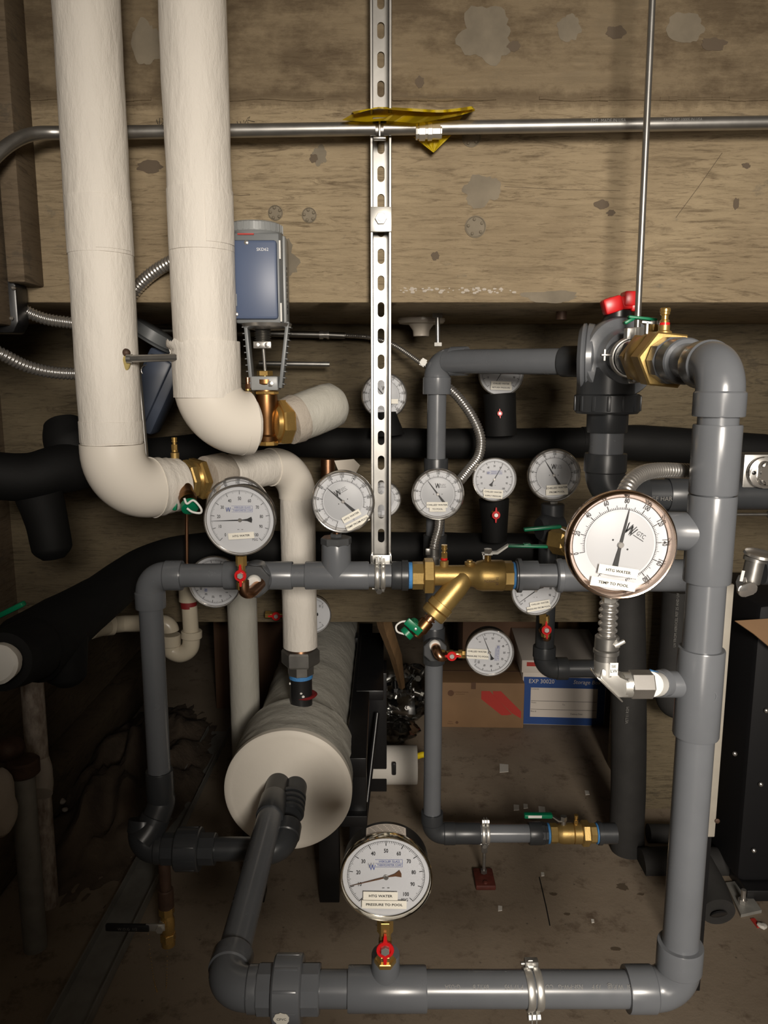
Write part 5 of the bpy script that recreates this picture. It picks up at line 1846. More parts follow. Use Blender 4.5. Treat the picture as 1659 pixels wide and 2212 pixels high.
for (y0, y1) in ((520, 560), (655, 695)):
    mb = MB()
    mb.box((axc + .0395, 1.487, (W(606, y0, 1.49).z + W(606, y1, 1.49).z) / 2), (.003, .003, W(606, y0, 1.49).z - W(606, y1, 1.49).z))
    build('white_mark', mb, 'tape_white', ac)
mb = MB()
zc0, zc1 = W(560, 518, 1.482).z, W(560, 690, 1.482).z
mb.box((axc - .009, 1.487, (zc0 + zc1) / 2), (.087, .016, zc0 - zc1), None, .006)
cover = build('front_cover', mb, 'plastic_blue', ac, label='blue front cover')
mb = MB(); mb.text('SKD62', W(567, 539, 1.4782), (1, 0, 0), (0, 0, 1), .0078); build('model_text', mb, 'white_print', cover)
for (px, py) in ((532, 524), (510, 679)):
    mb = MB(); q = W(px, py, 1.480); mb.lathe(q + V((0, .002, 0)), (0, -1, 0), [(0, .0045), (.003, .0042), (.004, .002)], 16); build('screw', mb, 'steel', cover)
mb = MB(); mb.box(W(506, 648, 1.478), (.010, .002, .022)); build('label', mb, 'plastic_grey_light', cover)
mb = MB()
ct = W(553, 500, 1.535)
mb.lathe((axc - .012, 1.535, zt_ - .001), (0, 0, 1), [(0, .046), (.003, .048), (.006, .051), (.021, .050), (.024, .046), (.024, .02)], 56)
for i in range(30):
    a = 2 * PI * i / 30
    rad = V((math.cos(a), math.sin(a), 0)); tg = V((-math.sin(a), math.cos(a), 0))
    mb.box(V((axc - .012, 1.535, zt_ + .013)) + rad * .0505, (.003, .003, .014), Matrix((tg, rad, V((0, 0, 1)))).transposed())
build('top_cap', mb, 'plastic_grey_light', ac, label='grey ridged cap')
mb = MB(); mb.box(W(531, 506, 1.487), (.03, .006, .0028)); build('indicator', mb, 'red_print', ac)
mb = MB()
mb.lathe((vcx + .004, HC, zb_ + .001), (0, 0, -1), [(0, .048), (.006, .046), (.010, .036), (.011, .02)], 48)
build('steel_ring', mb, 'steel', ac)
mb = MB()
zb2 = zb_ - .009
mb.lathe((vcx - .004, HC, zb2), (0, 0, -1), [(i * .0022, .0165 if i % 2 else .0125) for i in range(13)], 30)
build('bellows', mb, 'zinc_dark', ac)
mb = MB()
zk = W(555, 746, HC).z
mb.box((vcx - .003, HC - .012, zk), (.034, .012, .013), None, .001)
for s in (-1, 1):
    mb.lathe((vcx - .003 + s * .0095, HC - .018, zk), (0, -1, 0), [(0, .0050), (.003, .0045), (.0035, .002)], 16)
mb.cyl((vcx - .003, HC - .006, zk + .004), (vcx - .001, HC, CZ(805)), .0032, 16)
build('stem_coupling', mb, 'steel', ac)
mb = MB()
mb.hexa((vcx - .002, HC, CZ(812)), (vcx - .002, HC, CZ(801)), .0155, 6, .5); mb.cyl((vcx - .002, HC, CZ(845)), (vcx - .002, HC, CZ(808)), .011)
build('gland_nut', mb, 'brass', ac)
for s, nm in ((1, 0), (-1, 1)):
    mb = MB()
    t_ = V((vcx + s * .040 + .006, HC - .004, zb_ + .004)); b_ = V((vcx + s * .0275 + .002, HC - .004, CZ(838)))
    dd = (b_ - t_); Lz = dd.length; dd.normalize()
    uu_ = V((-dd.z, 0, dd.x)) * s
    Mx = Matrix((uu_, V((0, 1, 0)), -dd)).transposed()
    mb.box((t_ + b_) / 2, (.0065, .030, Lz), Mx, .001)
    for k in range(10):
        mb.box(t_.lerp(b_, (k + .8) / 10.5) + uu_ * .0045, (.006, .024, .0016), Mx)
    build('yoke_leg', mb, 'plastic_grey', ac)
mb = MB()
mb.box((vcx, HC - .012, CZ(828)), (.052, .020, .027), None, .003); mb.box((vcx, HC + .012, CZ(828)), (.052, .020, .027), None, .003)
build('yoke_clamp', mb, 'plastic_grey_light', ac)
mb = MB(); q = V((vcx + .012, HC - .022, CZ(829))); mb.lathe(q, (0, -1, 0), [(0, .006), (.003, .006), (.004, .003)], 6)
build('clamp_bolt', mb, 'steel', ac)

# second actuator in the shadow
HS = 1.86
a2 = thing('valve_actuator', 'dark blue actuator tilted in the shadow between the two white pipes', 'actuator', W(335, 830, HS))
Rt = Matrix.Rotation(math.radians(27), 3, 'Y')
c = W(335, 845, HS)
mb = MB(); mb.box(c, (.085, .08, .19), Rt, .008); build('housing', mb, 'plastic_blue_grey', a2)
mb = MB(); mb.box(c + Rt @ V((-.006, -.045, 0)), (.055, .014, .165), Rt, .006); build('front_cover', mb, 'plastic_blue_grey', a2)
mb = MB(); q = W(322, 735, HS); mb.lathe(q, Rt @ V((.1, 0, 1)), [(0, .058), (.004, .060), (.006, .05), (.007, .054), (.03, .052), (.033, .04)], 40)
build('top_cap', mb, 'plastic_grey', a2)
mb = MB(); q = W(316, 800, HS - .05); mb.tube([q + V((0.012 * math.cos(a), 0, .012 * math.sin(a))) for a in [k * .4 for k in range(13)]], .0016, 8)
build('wire_ring', mb, 'steel', a2)

# ================================================================== CHILLED LINE ASSEMBLY behind the biggest gauge
HE = 1.86
ex = W(1190, 1200, HE).x
EZ = lambda py: W(1190, py, HE).z
ce = thing('pvc_pipe', 'black PVC tee and drop pipe below the bright-rimmed thermometer', 'pipe', (ex, HE, EZ(1440)))
mb = MB(); mb.cyl((ex, HE, EZ(1150)), (ex, HE, EZ(1088)), .0285, ch=.002); mb.lathe((ex + .02, HE - .01, EZ(1138)), (-1, -.3, 0), [(0, .03), (.05, .034), (.06, .026)], 36)
build('tee', mb, 'pvc_dark', ce)
xe2 = W(1176, 1400, HE).x
pipe('pipe', ce, (xe2, HE, EZ(1150)), (xe2, HE, EZ(1400)), .0235, 'pvc_dark')
elbow('elbow', ce, (xe2, HE, EZ(1444)), (0, 0, 1), (1, 0, 0), .0225, 'pvc_dark', L=2.2)
pipe('pipe', ce, (xe2 + .04, HE, EZ(1444)), (W(1300, 1444, HE).x, HE, EZ(1444)), .0225, 'pvc_dark')
cb = thing('brass_valve', 'brass valve with two green levers peeking out left of the biggest gauge', 'valve', W(1205, 1165, 1.78))
q = W(1196, 1165, 1.80)
mb = MB(); mb.hexa(q, q + V((.03, -.035, 0)), .034, 6, .3, ch=.1); mb.lathe(q + V((.02, -.03, 0)), V((.03, -.035, 0)), [(0, .026), (.05, .024)], 30)
build('valve_body', mb, 'brass_cast', cb)
for (x0, y0, x1, y1) in ((1131, 1144, 1212, 1137),):
    mb = MB(); a, b = W(x0, y0, 1.76), W(x1, y1, 1.76)
    mb.box((a + b) / 2, ((b - a).length, .016, .008), Matrix.Rotation(-.09, 3, 'Y'), .0025)
    build('lever_grip', mb, 'green', cb, label='green lever grip')
mb = MB(); mb.box(W(1216, 1143, 1.76), (.014, .014, .003), Matrix.Rotation(.5, 3, 'Y')); build('lever_arm', mb, 'zinc_light', cb)

# ================================================================== SLOTTED STRUT
HSf = 1.553
sx = W(823, 700, HSf).x
ZS = lambda py: W(823, py, HSf).z
sz0, sz1 = ZS(1207), 3.15
strut = thing('slotted_strut', 'vertical galvanised slotted steel channel bolted to the concrete beam, centre', 'strut', (sx, HSf, sz0))
mb = MB()
sp = .0515
z_a = W(823, 376, 1.594).z
zs = []
z = z_a
while z > sz0 + .02: z -= sp
z += sp
while z < sz1 - .03:
    zs.append(z); z += sp
for sgn in (-1, 1):
    pts = [(sgn * .0185, sz0), (sgn * .0185, sz1), (0, sz1)]
    for z in reversed(zs):
        hw, hh = .0070, .0148
        pts.append((0, z + hh))
        for k in range(1, 6):
            a = PI / 2 - k * PI / 2 / 5
            pts.append((sgn * hw * math.cos(a), z + hh - hw + hw * math.sin(a)))
        for k in range(0, 6):
            a = -k * PI / 2 / 5
            pts.append((sgn * hw * math.cos(a), z - hh + hw + hw * math.sin(a)))
    pts.append((0, sz0))
    mb.prism(pts, (sx, 1.5965, 0), (1, 0, 0), (0, 0, 1), .0025)
build('slotted_web', mb, 'zinc', strut, sharp=50)
for sgn in (-1, 1):
    mb = MB()
    mb.prism([(sgn * .0181, .044), (sgn * .0206, .044), (sgn * .0206, 0.002), (sgn * .0194, 0), (sgn * .0160, 0), (sgn * .0146, .0018), (sgn * .0146, .008), (sgn * .0160, .008), (sgn * .0160, .0026), (sgn * .0181, .0026)],
             (sx, HSf, sz0), (1, 0, 0), (0, 1, 0), sz1 - sz0)
    build('channel_flange', mb, 'zinc', strut, sharp=40)
pl = thing('square_washer', 'square zinc plate washer with bolt across the strut, below the pipe', 'washer', W(823, 474, HSf - .004))
c = W(823, 474, HSf - .0035)
mb = MB(); mb.box(c, (.0405, .006, .0455), None, .0008); build('plate', mb, 'zinc_light', pl)
mb = MB(); q = W(823, 473, HSf - .007); mb.hexa(q, q - V((0, .007, 0)), .0115, 6); build('hex_nut', mb, 'zinc', pl)
mb = MB(); mb.cyl(q, q - V((0, .0095, 0)), .0058, 20); build('bolt', mb, 'zinc_dark', pl)

# ================================================================== RING CLAMPS
def ring_clamp(label, c, ax, r, w, up, ear_a, ear_b, name='pipe_clamp', off=.012, split=True):
    """two-part pipe clamp with ears; up points to the clamp's tab"""
    c, ax, up = V(c), V(ax).normalized(), V(up).normalized()
    g = thing(name, label, 'clamp', c)
    side = ax.cross(up).normalized()
    for s in (-1, 1):
        mbb = MB()
        mbb.lathe(c + ax * (s * w * .30 - w * .24), ax, [(0, r), (0, r + .0022), (w * .10, r + .0034), (w * .38, r + .0034), (w * .48, r + .0022), (w * .48, r)], 56, closed=True, ends=False)
        build('clamp_band', mbb, 'zinc_light', g)
    mbb = MB()
    for s in (-1, 1):
        mbb.box(c + up * (r + .009) + ax * s * .0035, (.0024, .014, .020) if abs(ax.x) > .5 else (.014, .014, .02), None, .0008)
    mbb.hexa(c + up * (r + .010) - ax * .009, c + up * (r + .010) + ax * .010, .0062)
    build('clamp_ear', mbb, 'zinc_light', g)
    mbb = MB()
    mbb.box(c - up * (r + .007), (w * .9, .012, .014), None, .001)
    mbb.hexa(c - up * (r + .008) - side * .006 - ax * .002, c - up * (r + .008) + side * .012 - ax * .002, .0065)
    mbb.cyl(c - up * (r + .008) - ax * .016, c - up * (r + .008) + ax * .010, .003, 12)
    build('clamp_bolt', mbb, 'zinc', g)
    return g


rc = ring_clamp('split ring clamp hanging the grey pipe from the bottom of the strut', (XM(821), HM, ZM), (1, 0, 0), RM + .0005, .020, (0, -.35, 1), 0, 0)
mb = MB()
mb.box((sx, HSf - .004, sz0 - .006), (.043, .004, .030), None, .001)
mb.box((sx - .019, HSf + .004, sz0 + .002), (.004, .02, .02), None, .001)
mb.box((sx + .019, HSf + .004, sz0 + .002), (.004, .02, .02), None, .001)
build('strut_bracket', mb, 'zinc_light', rc)
ring_clamp('zinc ring clamp round the bottom horizontal pipe near its right end', (XB(1150), HR, ZB), (1, .06, 0), RP + .0005, .023, (0, -.5, -1), 0, 0)
c3_ = ring_clamp('ring clamp on the low back pipe, held up by a short rod', (KX(1048), HK, kb), (1, 0, 0), RK + .0005, .019, (0, 0, 1), 0, 0)
mb = MB(); mb.cyl((KX(1047), HK, kb - RK - .008), (KX(1047), HK, .018), .0045, 14)
mb.hexa((KX(1047), HK, kb - RK - .012), (KX(1047), HK, kb - RK - .030), .009)
mb.hexa((KX(1047), HK, .018), (KX(1047), HK, .028), .009)
build('threaded_rod', mb, 'zinc', c3_)
mb = MB(); mb.box((KX(1047), HK - .01, .007), (.052, .075, .014), None, .003); mb.lathe((KX(1047), HK - .035, .013), (0, 0, 1), [(0, .007), (.004, .006), (.006, .002)], 14)
build('base_plate', mb, 'red_dull', c3_, label='dark red base plate')
# clamps at the upper right
q = P1 + dl * .385
rc2 = ring_clamp('bright ring clamp round the dark adapter, hanging from the right-hand threaded rod', q, dl, RP * 1.24, .014, (-.1, 0, 1), 0, 0)
rod_b = W(1375, 742, q.y)
mb = MB(); mb.box(q + V((-.046, -.008, .004)), (.020, .010, .004), None, .001); mb.box(q + V((-.050, -.010, .004)), (.003, .005, .020)); build('side_bolt', mb, 'zinc', rc2)
HRod = q.y
rod = thing('threaded_rod', 'long thin threaded rod hanging down at upper right', 'rod', W(1377, 720, HRod))
mb = MB(); top = W(1409, 0, HRod); btm = W(1376, 722, HRod); top = btm + (top - btm) * 1.35
mb.cyl(btm, top, .0058, 16); build('rod', mb, 'zinc', rod)
mb = MB(); mb.hexa(btm + V((0, 0, .012)), btm - V((0, 0, .004)), .0115); mb.lathe(btm - V((0, 0, .003)), (0, 0, -1), [(0, .008), (.008, .009), (.012, .006)], 20)
build('swivel_nut', mb, 'zinc_light', rod)
rod2 = thing('threaded_rod', 'short threaded rod with white nut above the elbow of the tall grey pipe', 'rod', W(946, 740, HK))
mb = MB(); mb.cyl(W(945, 668, HK), W(946, 745, HK), .0052, 16); build('rod', mb, 'zinc', rod2)
mb = MB(); mb.hexa(W(945, 672, HK), W(945, 686, HK), .013); mb.hexa(W(945, 664, HK), W(945, 671, HK), .009); build('hex_nut', mb, 'zinc_dark', rod2)
mb = MB(); mb.hexa(W(946, 740, HK), W(946, 748, HK), .0098); build('hex_nut', mb, 'tape_white', rod2, label='white nut')
lt = W(914, 783, HK - .01)
mb = MB(); mb.hexa(lt + V((0, .006, 0)), lt - V((0, .006, 0)), .009); mb.box(lt, (.012, .004, .018), Matrix.Rotation(.5, 3, 'Y')); build('clamp_bolt', mb, 'tape_white', rod2)
# porcelain lamp holder under the beam
ls = W(910, 684, 2.0)
lh = thing('lamp_holder', 'white porcelain lamp socket fixed under the concrete beam', 'lamp holder', (ls.x, 2.0, BZ))
mb = MB(); mb.lathe((ls.x, 2.0, BZ), (0, 0, -1), [(0, .060), (.006, .060), (.012, .055), (.014, .032), (.022, .026), (.030, .021), (.043, .020), (.044, .016), (.030, .015)], 40)
build('socket', mb, 'porcelain', lh)
mb = MB(); q = W(1213, 676, 1.80); mb.cyl((q.x, 1.80, BZ), (q.x, 1.80, BZ - .018), .012, 16)
single('anchor_plug', mb, 'steel_rusty', 'short round anchor stub under the beam near the big ball valve', 'anchor', origin=(q.x, 1.80, BZ))

# ================================================================== CONDUIT
HCn = 1.538
cd = thing('conduit', 'straight galvanised conduit crossing the whole beam, bending down at the left', 'conduit', W(820, 282, HCn))
mb = MB()
pl_, pr_ = W(150, 286, HCn), W(1720, 264, HCn)
xs_ = W(128, 287, HCn)
mb.tube(smooth_path([W(-60, 400, HCn - .10), W(-15, 343, HCn - .08), W(30, 306, HCn - .05), W(75, 289, HCn - .02), W(128, 287, HCn), W(200, 287, HCn)], 10) + [pr_], .0122, 28)
build('tube', mb, 'zinc', cd)
mb = MB(); cq = W(928, 283, HCn)
xd = V((1, 0, .014)).normalized()
s4 = mpp(283, HCn)
mb.lathe(cq - xd * 30 * s4, xd, [(0, .0118), (0, .0150), (4 * s4, .0155), (4 * s4, .0135), (7 * s4, .0135), (7 * s4, .0168), (20 * s4, .0168), (21 * s4, .014), (26 * s4, .014), (26 * s4, .0168), (35 * s4, .0168), (36 * s4, .0145), (52 * s4, .0145), (53 * s4, .0135), (56 * s4, .0135), (56 * s4, .0118)], 10)
build('coupling', mb, 'zinc_light', cd)
mb = MB(); cq = W(820, 282, HCn)
mb.lathe(cq - xd * .0075, xd, [(0, .0118), (0, .0138), (.015, .0138), (.015, .0118)], 30)
mb.box(cq + V((0, -.014, 0)), (.004, .008, .030), None, .001); mb.box(cq + V((0, -.010, .016)), (.026, .014, .004), None, .001); mb.box(cq + V((0, -.006, -.016)), (.024, .014, .004), None, .001)
build('strut_clamp', mb, 'zinc_dark', cd)
mb = MB(); mb.text('EMT  MADE IN USA', W(1310, 269, HCn) + V((0, -.0118, .003)), (1, 0, .014), (0, 0, 1), .0085, .9); build('printed_text', mb, 'ink_pale', cd, recalc=False)
mb = MB(); mb.text('EAST EMT 10005 IN USA', W(1470, 267, HCn) + V((0, -.0118, .003)), (1, 0, .014), (0, 0, 1), .0075, .9)
build('printed_text', mb, 'ink_pale', cd, recalc=False)
# yellow folded paper behind the conduit
mb = MB()
def sheet(pts_top, pts_bot, H0, H1, n=24, wav=.004, k0=0):
    A, B = [], []
    for i in range(n + 1):
        t = i / n
        def ev(P):
            f = t * (len(P) - 1); k = min(int(f), len(P) - 2)
            a, b = P[k], P[k + 1]
            return a[0] + (b[0] - a[0]) * (f - k), a[1] + (b[1] - a[1]) * (f - k)
        a, b = ev(pts_top), ev(pts_bot)
        A.append(mb.bm.verts.new(W(a[0], a[1], H0) + V((0, wav * math.sin(t * 9 + k0), 0))))
        B.append(mb.bm.verts.new(W(b[0], b[1], H1) + V((0, wav * math.sin(t * 7 + 1 + k0), 0))))
    for i in range(n):
        mb.bm.faces.new((A[i], A[i + 1], B[i + 1], B[i]))
sheet([(760, 247), (815, 234), (870, 236), (950, 240), (1000, 234), (1026, 234)], [(738, 258), (790, 262), (830, 262), (900, 268), (990, 250), (1026, 238)], 1.585, 1.50)
sheet([(760, 240), (815, 232), (870, 234), (950, 236), (1000, 232), (1020, 231)], [(765, 246), (812, 236), (872, 240), (950, 242), (1000, 238), (1024, 236)], 1.59, 1.51, k0=2)
sheet([(845, 262), (1000, 250)], [(870, 272), (985, 268)], 1.57, 1.57)
sheet([(893, 296), (975, 292)], [(936, 329), (937, 329)], 1.568, 1.566, wav=.001)
bmesh.ops.solidify(mb.bm, geom=list(mb.bm.faces), thickness=.0012)
single('yellow_paper', mb, 'yellow', 'folded yellow paper tucked behind the conduit and strut', 'paper', origin=W(900, 255, 1.56), sharp=60)
# thin conduit against the recessed wall with coupling and thin flexible cable
tc_ = thing('conduit', 'thin conduit on the wall under the beam that continues as a thin flexible cable', 'conduit', W(560, 722, 2.1))
mb = MB(); mb.tube([W(280, 712, 2.1), W(470, 718, 2.1), W(700, 723, 2.1), W(745, 725, 2.1)], .0085, 20); build('tube', mb, 'zinc_dark', tc_)
mb = MB(); mb.lathe(W(690, 723, 2.1), (1, 0, 0), [(0, .009), (0, .0115), (.010, .0115), (.010, .009), (.02, .009), (.02, .0115), (.026, .0115), (.026, .009)], 24); build('coupling', mb, 'steel', tc_)
mb = MB(); flex(mb, [W(742, 724, 2.1), W(800, 729, 2.1), W(850, 745, 2.08), W(900, 778, 2.05), W(950, 815, 2.02), W(968, 838, 2.0)], .0066, .0052, .25, 12); build('flexible_cable', mb, 'steel', tc_)
mb = MB(); mb.cyl(W(560, 785, 2.08), W(712, 787, 2.08), .0065, 16); o_ = single('steel_bar', mb, 'zinc', 'thin steel bar end on the wall right of the actuator yoke', 'bar', origin=W(640, 786, 2.08))
mb = MB(); mb.cyl(W(1560, 1111, 1.7), W(1680, 1111, 1.7), .0035, 14); mb.lathe(W(1656, 1111, 1.7), (1, 0, 0), [(0, .004), (.003, .008), (.012, .008)], 18)
single('steel_bar', mb, 'zinc', 'thin steel rod at the right edge below the oval metal box', 'bar', origin=W(1600, 1111, 1.7))

# ================================================================== FLEXIBLE METAL HOSES
def hose(label, ctrl, r, pitch=None, depth=.18, extra=None, m='steel'):
    g = thing('flexible_conduit', label, 'conduit', V(ctrl[0]))
    mbb = MB(); flex(mbb, ctrl, r, pitch or r * .55, depth); build('hose', mbb, m, g, sharp=80)
    return g
hose('corrugated metal hose hanging from the left junction box, upper one', [W(28, 640, 1.58), W(50, 668, 1.58), W(95, 688, 1.59), W(150, 697, 1.6), W(230, 706, 1.61)], .0125)
hose('corrugated metal hose entering at the left edge below the other', [W(-30, 748, 1.5), W(10, 768, 1.52), W(60, 792, 1.55), W(120, 805, 1.58), W(200, 808, 1.6)], .0130)
hose('corrugated metal hose curving up between the two tall white pipes', [W(270, 660, 1.60), W(300, 618, 1.59), W(335, 586, 1.575), W(380, 560, 1.56), W(420, 545, 1.55)], .0135)
h4 = hose('corrugated metal hose curving behind the centre thermometer from the grey elbow', [W(962, 832, 1.95), W(990, 858, 1.93), W(1020, 900, 1.90), W(1038, 945, 1.88), W(1034, 985, 1.86), W(1012, 1015, 1.83), W(992, 1040, 1.80)], .0125)
h5 = hose('short corrugated hose below the centre thermometer', [W(950, 1122, 1.78), W(947, 1145, 1.77), W(940, 1170, 1.76), W(937, 1188, 1.76)], .0115)
mb = MB(); q = W(937, 1183, 1.76); mb.cyl(q, W(936, 1225, 1.76), .0130, 24, ch=.002); mb.box(q + V((-.014, -.006, -.008)), (.012, .010, .016), None, .002); mb.cyl(W(937, 1200, 1.76), W(937, 1206, 1.76), .0165, 24)
build('connector', mb, 'zinc', h5)
h6 = hose('thick corrugated hose arching from the biggest gauge to behind the right riser', [W(1348, 1070, .96), W(1362, 1042, .98), W(1390, 1022, 1.02), W(1430, 1016, 1.06), W(1490, 1018, 1.10), W(1540, 1019, 1.13)], .0112, .0068, .2)
h7 = hose('short corrugated hose between the biggest gauge and the cast conduit elbow', [W(1317, 1290, .955), W(1314, 1330, .955), W(1312, 1375, .955)], .0125, .0088, .25)
mb = MB()
s7 = mpp(1420, .955)
def Y7(px, py, h=.955): return W(px, py, h)
mb.cyl(Y7(1312, 1372), Y7(1310, 1402), .0155, 30, ch=.002); mb.cyl(Y7(1310, 1402), Y7(1309, 1412), .0165, 30, ch=.001); mb.cyl(Y7(1309, 1412), Y7(1308, 1426), .0145, 30)
build('connector', mb, 'zinc', h7)
mb = MB(); q = Y7(1336, 1388, .945); mb.cyl(q, q + V((-.010, .004, -.004)), .0065, 20); mb.box(q + V((0, -.004, 0)), (.015, .006, .0045), Matrix.Rotation(-.5, 3, 'Y'), .001)
build('clamp_screw', mb, 'zinc_light', h7)
lbx = thing('conduit_elbow', 'cast aluminium angled conduit body joined by a hex union to the riser tee', 'fitting', Y7(1320, 1475))
mb = MB()
mb.cyl(Y7(1308, 1424), Y7(1308, 1455), .0145, 30)
mb.prism([(1293, 1436), (1322, 1436), (1324, 1462), (1358, 1456), (1358, 1500), (1336, 1502), (1290, 1462)][::-1] and [((p - 1308) * s7, (1455 - q) * s7) for p, q in [(1293, 1436), (1290, 1458), (1334, 1502), (1356, 1500), (1356, 1458), (1330, 1460), (1324, 1452), (1323, 1436)]],
         Y7(1308, 1455) + V((0, .014, 0)), (1, 0, 0), (0, 0, 1), .028, bev=.003)
mb.cyl(Y7(1345, 1479), Y7(1362, 1479), .0165, 30)
build('cast_body', mb, 'zinc_light', lbx)
mb = MB(); a, b = Y7(1283, 1452), Y7(1336, 1506)
mb.box((a + b) / 2, ((b - a).length, .034, .0022), Matrix.Rotation(math.radians(44), 3, 'Y'), .0008); build('cover_plate', mb, 'chrome', lbx)
mb = MB(); mb.box(Y7(1326, 1446, .940), (.0105, .0006, .0175)); lab = build('paper_label', mb, 'tape_white', lbx, label='white label')
mb = MB(); mb.text('SIE', Y7(1326, 1440, .9394), (1, 0, 0), (0, 0, 1), .005); mb.text('LW', Y7(1326, 1450, .9394), (1, 0, 0), (0, 0, 1), .006); build('label_text', mb, 'ink_grey', lab)
mb = MB()
e_ = V((XR - .05, HR, ZR(1478)))
aa, bb_ = Y7(1360, 1478), Y7(1408, 1478)
mb.hexa(aa, bb_, .0188, 6, .0); build('hex_union', mb, 'steel', lbx)
mb = MB(); mb.cyl(Y7(1405, 1478), W(1418, 1478, .99), .0165, 24); build('thread_tape', mb, 'tape_white', lbx)
ad2 = MB(); ad2.cyl(W(1412, 1478, .97), e_ + V((-.012, 0, 0)), .0158, 36)
ad2.lathe(W(1424, 1477, 1.0), (1, .5, 0), [(0, .0158), (.002, .0185), (.012, .0185), (.014, .0165)], 36)
build('pvc_adapter', ad2, 'pvc', lbx, label='grey PVC adapter')
mb = MB(); mb.box(W(1412, 1452, .985), (.012, .004, .004), Matrix.Rotation(.3, 3, 'Y')); build('tape_tail', mb, 'tape_blue', lbx)

# junction box at the far left, hidden pipe fittings at right
jb = thing('junction_box', 'dark metal junction box at the left edge under the beam', 'box', W(5, 645, 1.55))
mb = MB(); mb.prism([(-.06, -.06), (.02, -.06), (.032, -.04), (.032, .03), (.015, .055), (-.06, .055)], W(0, 650, 1.53), (1, 0, 0), (0, 0, 1), -.05, bev=.004); build('box_body', mb, 'steel_black', jb)
mb = MB()
for (px, py) in ((30, 622), (26, 688)):
    q = W(px, py, 1.528); mb.lathe(q, (0, -1, 0), [(0, .004), (.004, .004), (.006, .002)], 14)
build('screw', mb, 'steel', jb)
ob = thing('metal_box', 'oval stainless cover plate on a box at the right edge', 'box', W(1645, 1020, 1.5))
mb = MB(); c = W(1668, 1020, 1.5)
k = mpp(1020, 1.5)
def rrect(hw, hh, r, n=8):
    out = []
    for cx_, cz_, a0 in ((hw - r, hh - r, 0), (-hw + r, hh - r, 90), (-hw + r, -hh + r, 180), (hw - r, -hh + r, 270)):
        for i in range(n + 1):
            a = math.radians(a0 + 90 * i / n)
            out.append((cx_ + r * math.cos(a), cz_ + r * math.sin(a)))
    return out
mb.prism(rrect(55 * k, 34 * k, 33 * k), c, (1, 0, 0), (0, 0, 1), .010, bev=.002); build('cover_rim', mb, 'steel', ob)
mb = MB(); mb.prism(rrect(36 * k, 25 * k, 12 * k), c, (1, 0, 0), (0, 0, 1), .024, bev=.006); build('cover_dome', mb, 'chrome', ob)
mb = MB(); q = c + V((-45 * k, -.010, 0)); mb.lathe(q, (0, -1, 0), [(0, .004), (.002, .004), (.003, .001)], 14); build('screw', mb, 'steel_black', ob)
mb = MB(); mb.box(c + V((.0, .030, 0)), (.108, .05, 76 * k), None, .002); build('box_body', mb, 'zinc', ob)
rcn = thing('cable_connector', 'stack of zinc cable connectors at the right edge beside the riser', 'fitting', W(1640, 1240, 1.25))
HX = 1.25
mb = MB(); mb.cyl(W(1632, 1208, HX), W(1620, 1260, HX), .0155, 28, ch=.002); mb.cyl(W(1633, 1204, HX), W(1631, 1212, HX), .019, 28); build('connector_body', mb, 'zinc', rcn)
mb = MB(); mb.lathe(W(1640, 1204, HX), V((.1, -.15, 1)), [(0, .02), (.004, .026), (.008, .024), (.010, .014)], 30); build('locknut', mb, 'steel', rcn)
mb = MB(); q = W(1612, 1272, HX - .02); mb.prism(rrect(.016, .0105, .009), q, V((1, 0, .35)).normalized(), V((-.35, 0, 1)).normalized(), .006, bev=.0015); build('cover_cap', mb, 'chrome', rcn)
mb = MB(); mb.hexa(W(1598, 1262, HX), W(1606, 1262, HX), .016, 6); build('hex_nut', mb, 'steel', rcn)
mb = MB(); mb.box(W(1603, 1244, HX - .018), (.005, .002, .018), Matrix.Rotation(.15, 3, 'Y')); build('paper_label', mb, 'tape_white', rcn)
mb = MB(); mb.cyl(W(1645, 1235, HX + .02), W(1720, 1235, HX + .02), .022, 28); build('dark_hub', mb, 'pvc_dark', rcn)
# pale strut just behind the riser
ps = thing('upright_post', 'narrow pale steel post right behind the riser', 'post', W(1560, 1800, 1.5))
mb = MB(); a = W(1556, 1540, 1.45); zt5 = W(1590, 1262, 1.45).z; zb5 = W(1545, 1808, 1.45).z
mb.box((a.x - .003, 1.46, (zt5 + zb5) / 2), (.022, .022, zt5 - zb5), None, .002); build('post', mb, 'post_paint', ps)
mb = MB(); q = W(1549, 1773, 1.448); mb.lathe(q, (0, -1, 0), [(0, .005), (.002, .005), (.003, .003)], 16); build('bolt', mb, 'steel_rusty', ps)
mb = MB(); mb.box((a.x, 1.48, zb5 / 2), (.022, .02, zb5)); build('post_foot', mb, 'steel_black', ps)

# rods between the white pipes
tb = thing('cross_bar', 'horizontal steel bar joining the two tall white pipes', 'bar', W(325, 773, 1.43))
mb = MB(); mb.cyl(W(276, 775, 1.43), W(385, 772, 1.41), .0068, 18); build('bar', mb, 'zinc', tb)
mb = MB(); mb.cyl(W(274, 775, 1.43), W(286, 775, 1.43), .0082, 18); build('bar_end', mb, 'zinc', tb)
mb = MB(); mb.cyl(W(299, 800, 1.56), W(316, 990, 1.56), .0052, 16); single('threaded_rod', mb, 'zinc', 'thin steel rod running down behind the left white pipe', 'rod', origin=W(316, 990, 1.56))
mb = MB(); mb.cyl(W(403, 1095, 1.8), W(404, 1250, 1.8), .0042, 14); single('copper_tube', mb, 'copper', 'thin copper tube in the dark below the left brass valve', 'tube', origin=W(404, 1250, 1.8))

# ================================================================== BOXES AND CLUTTER
def carton(name, label, c, s, yaw, m, cat='box'):
    R_ = Matrix.Rotation(yaw, 3, 'Z')
    g = thing(name, label, cat, c, R_)
    return g, s


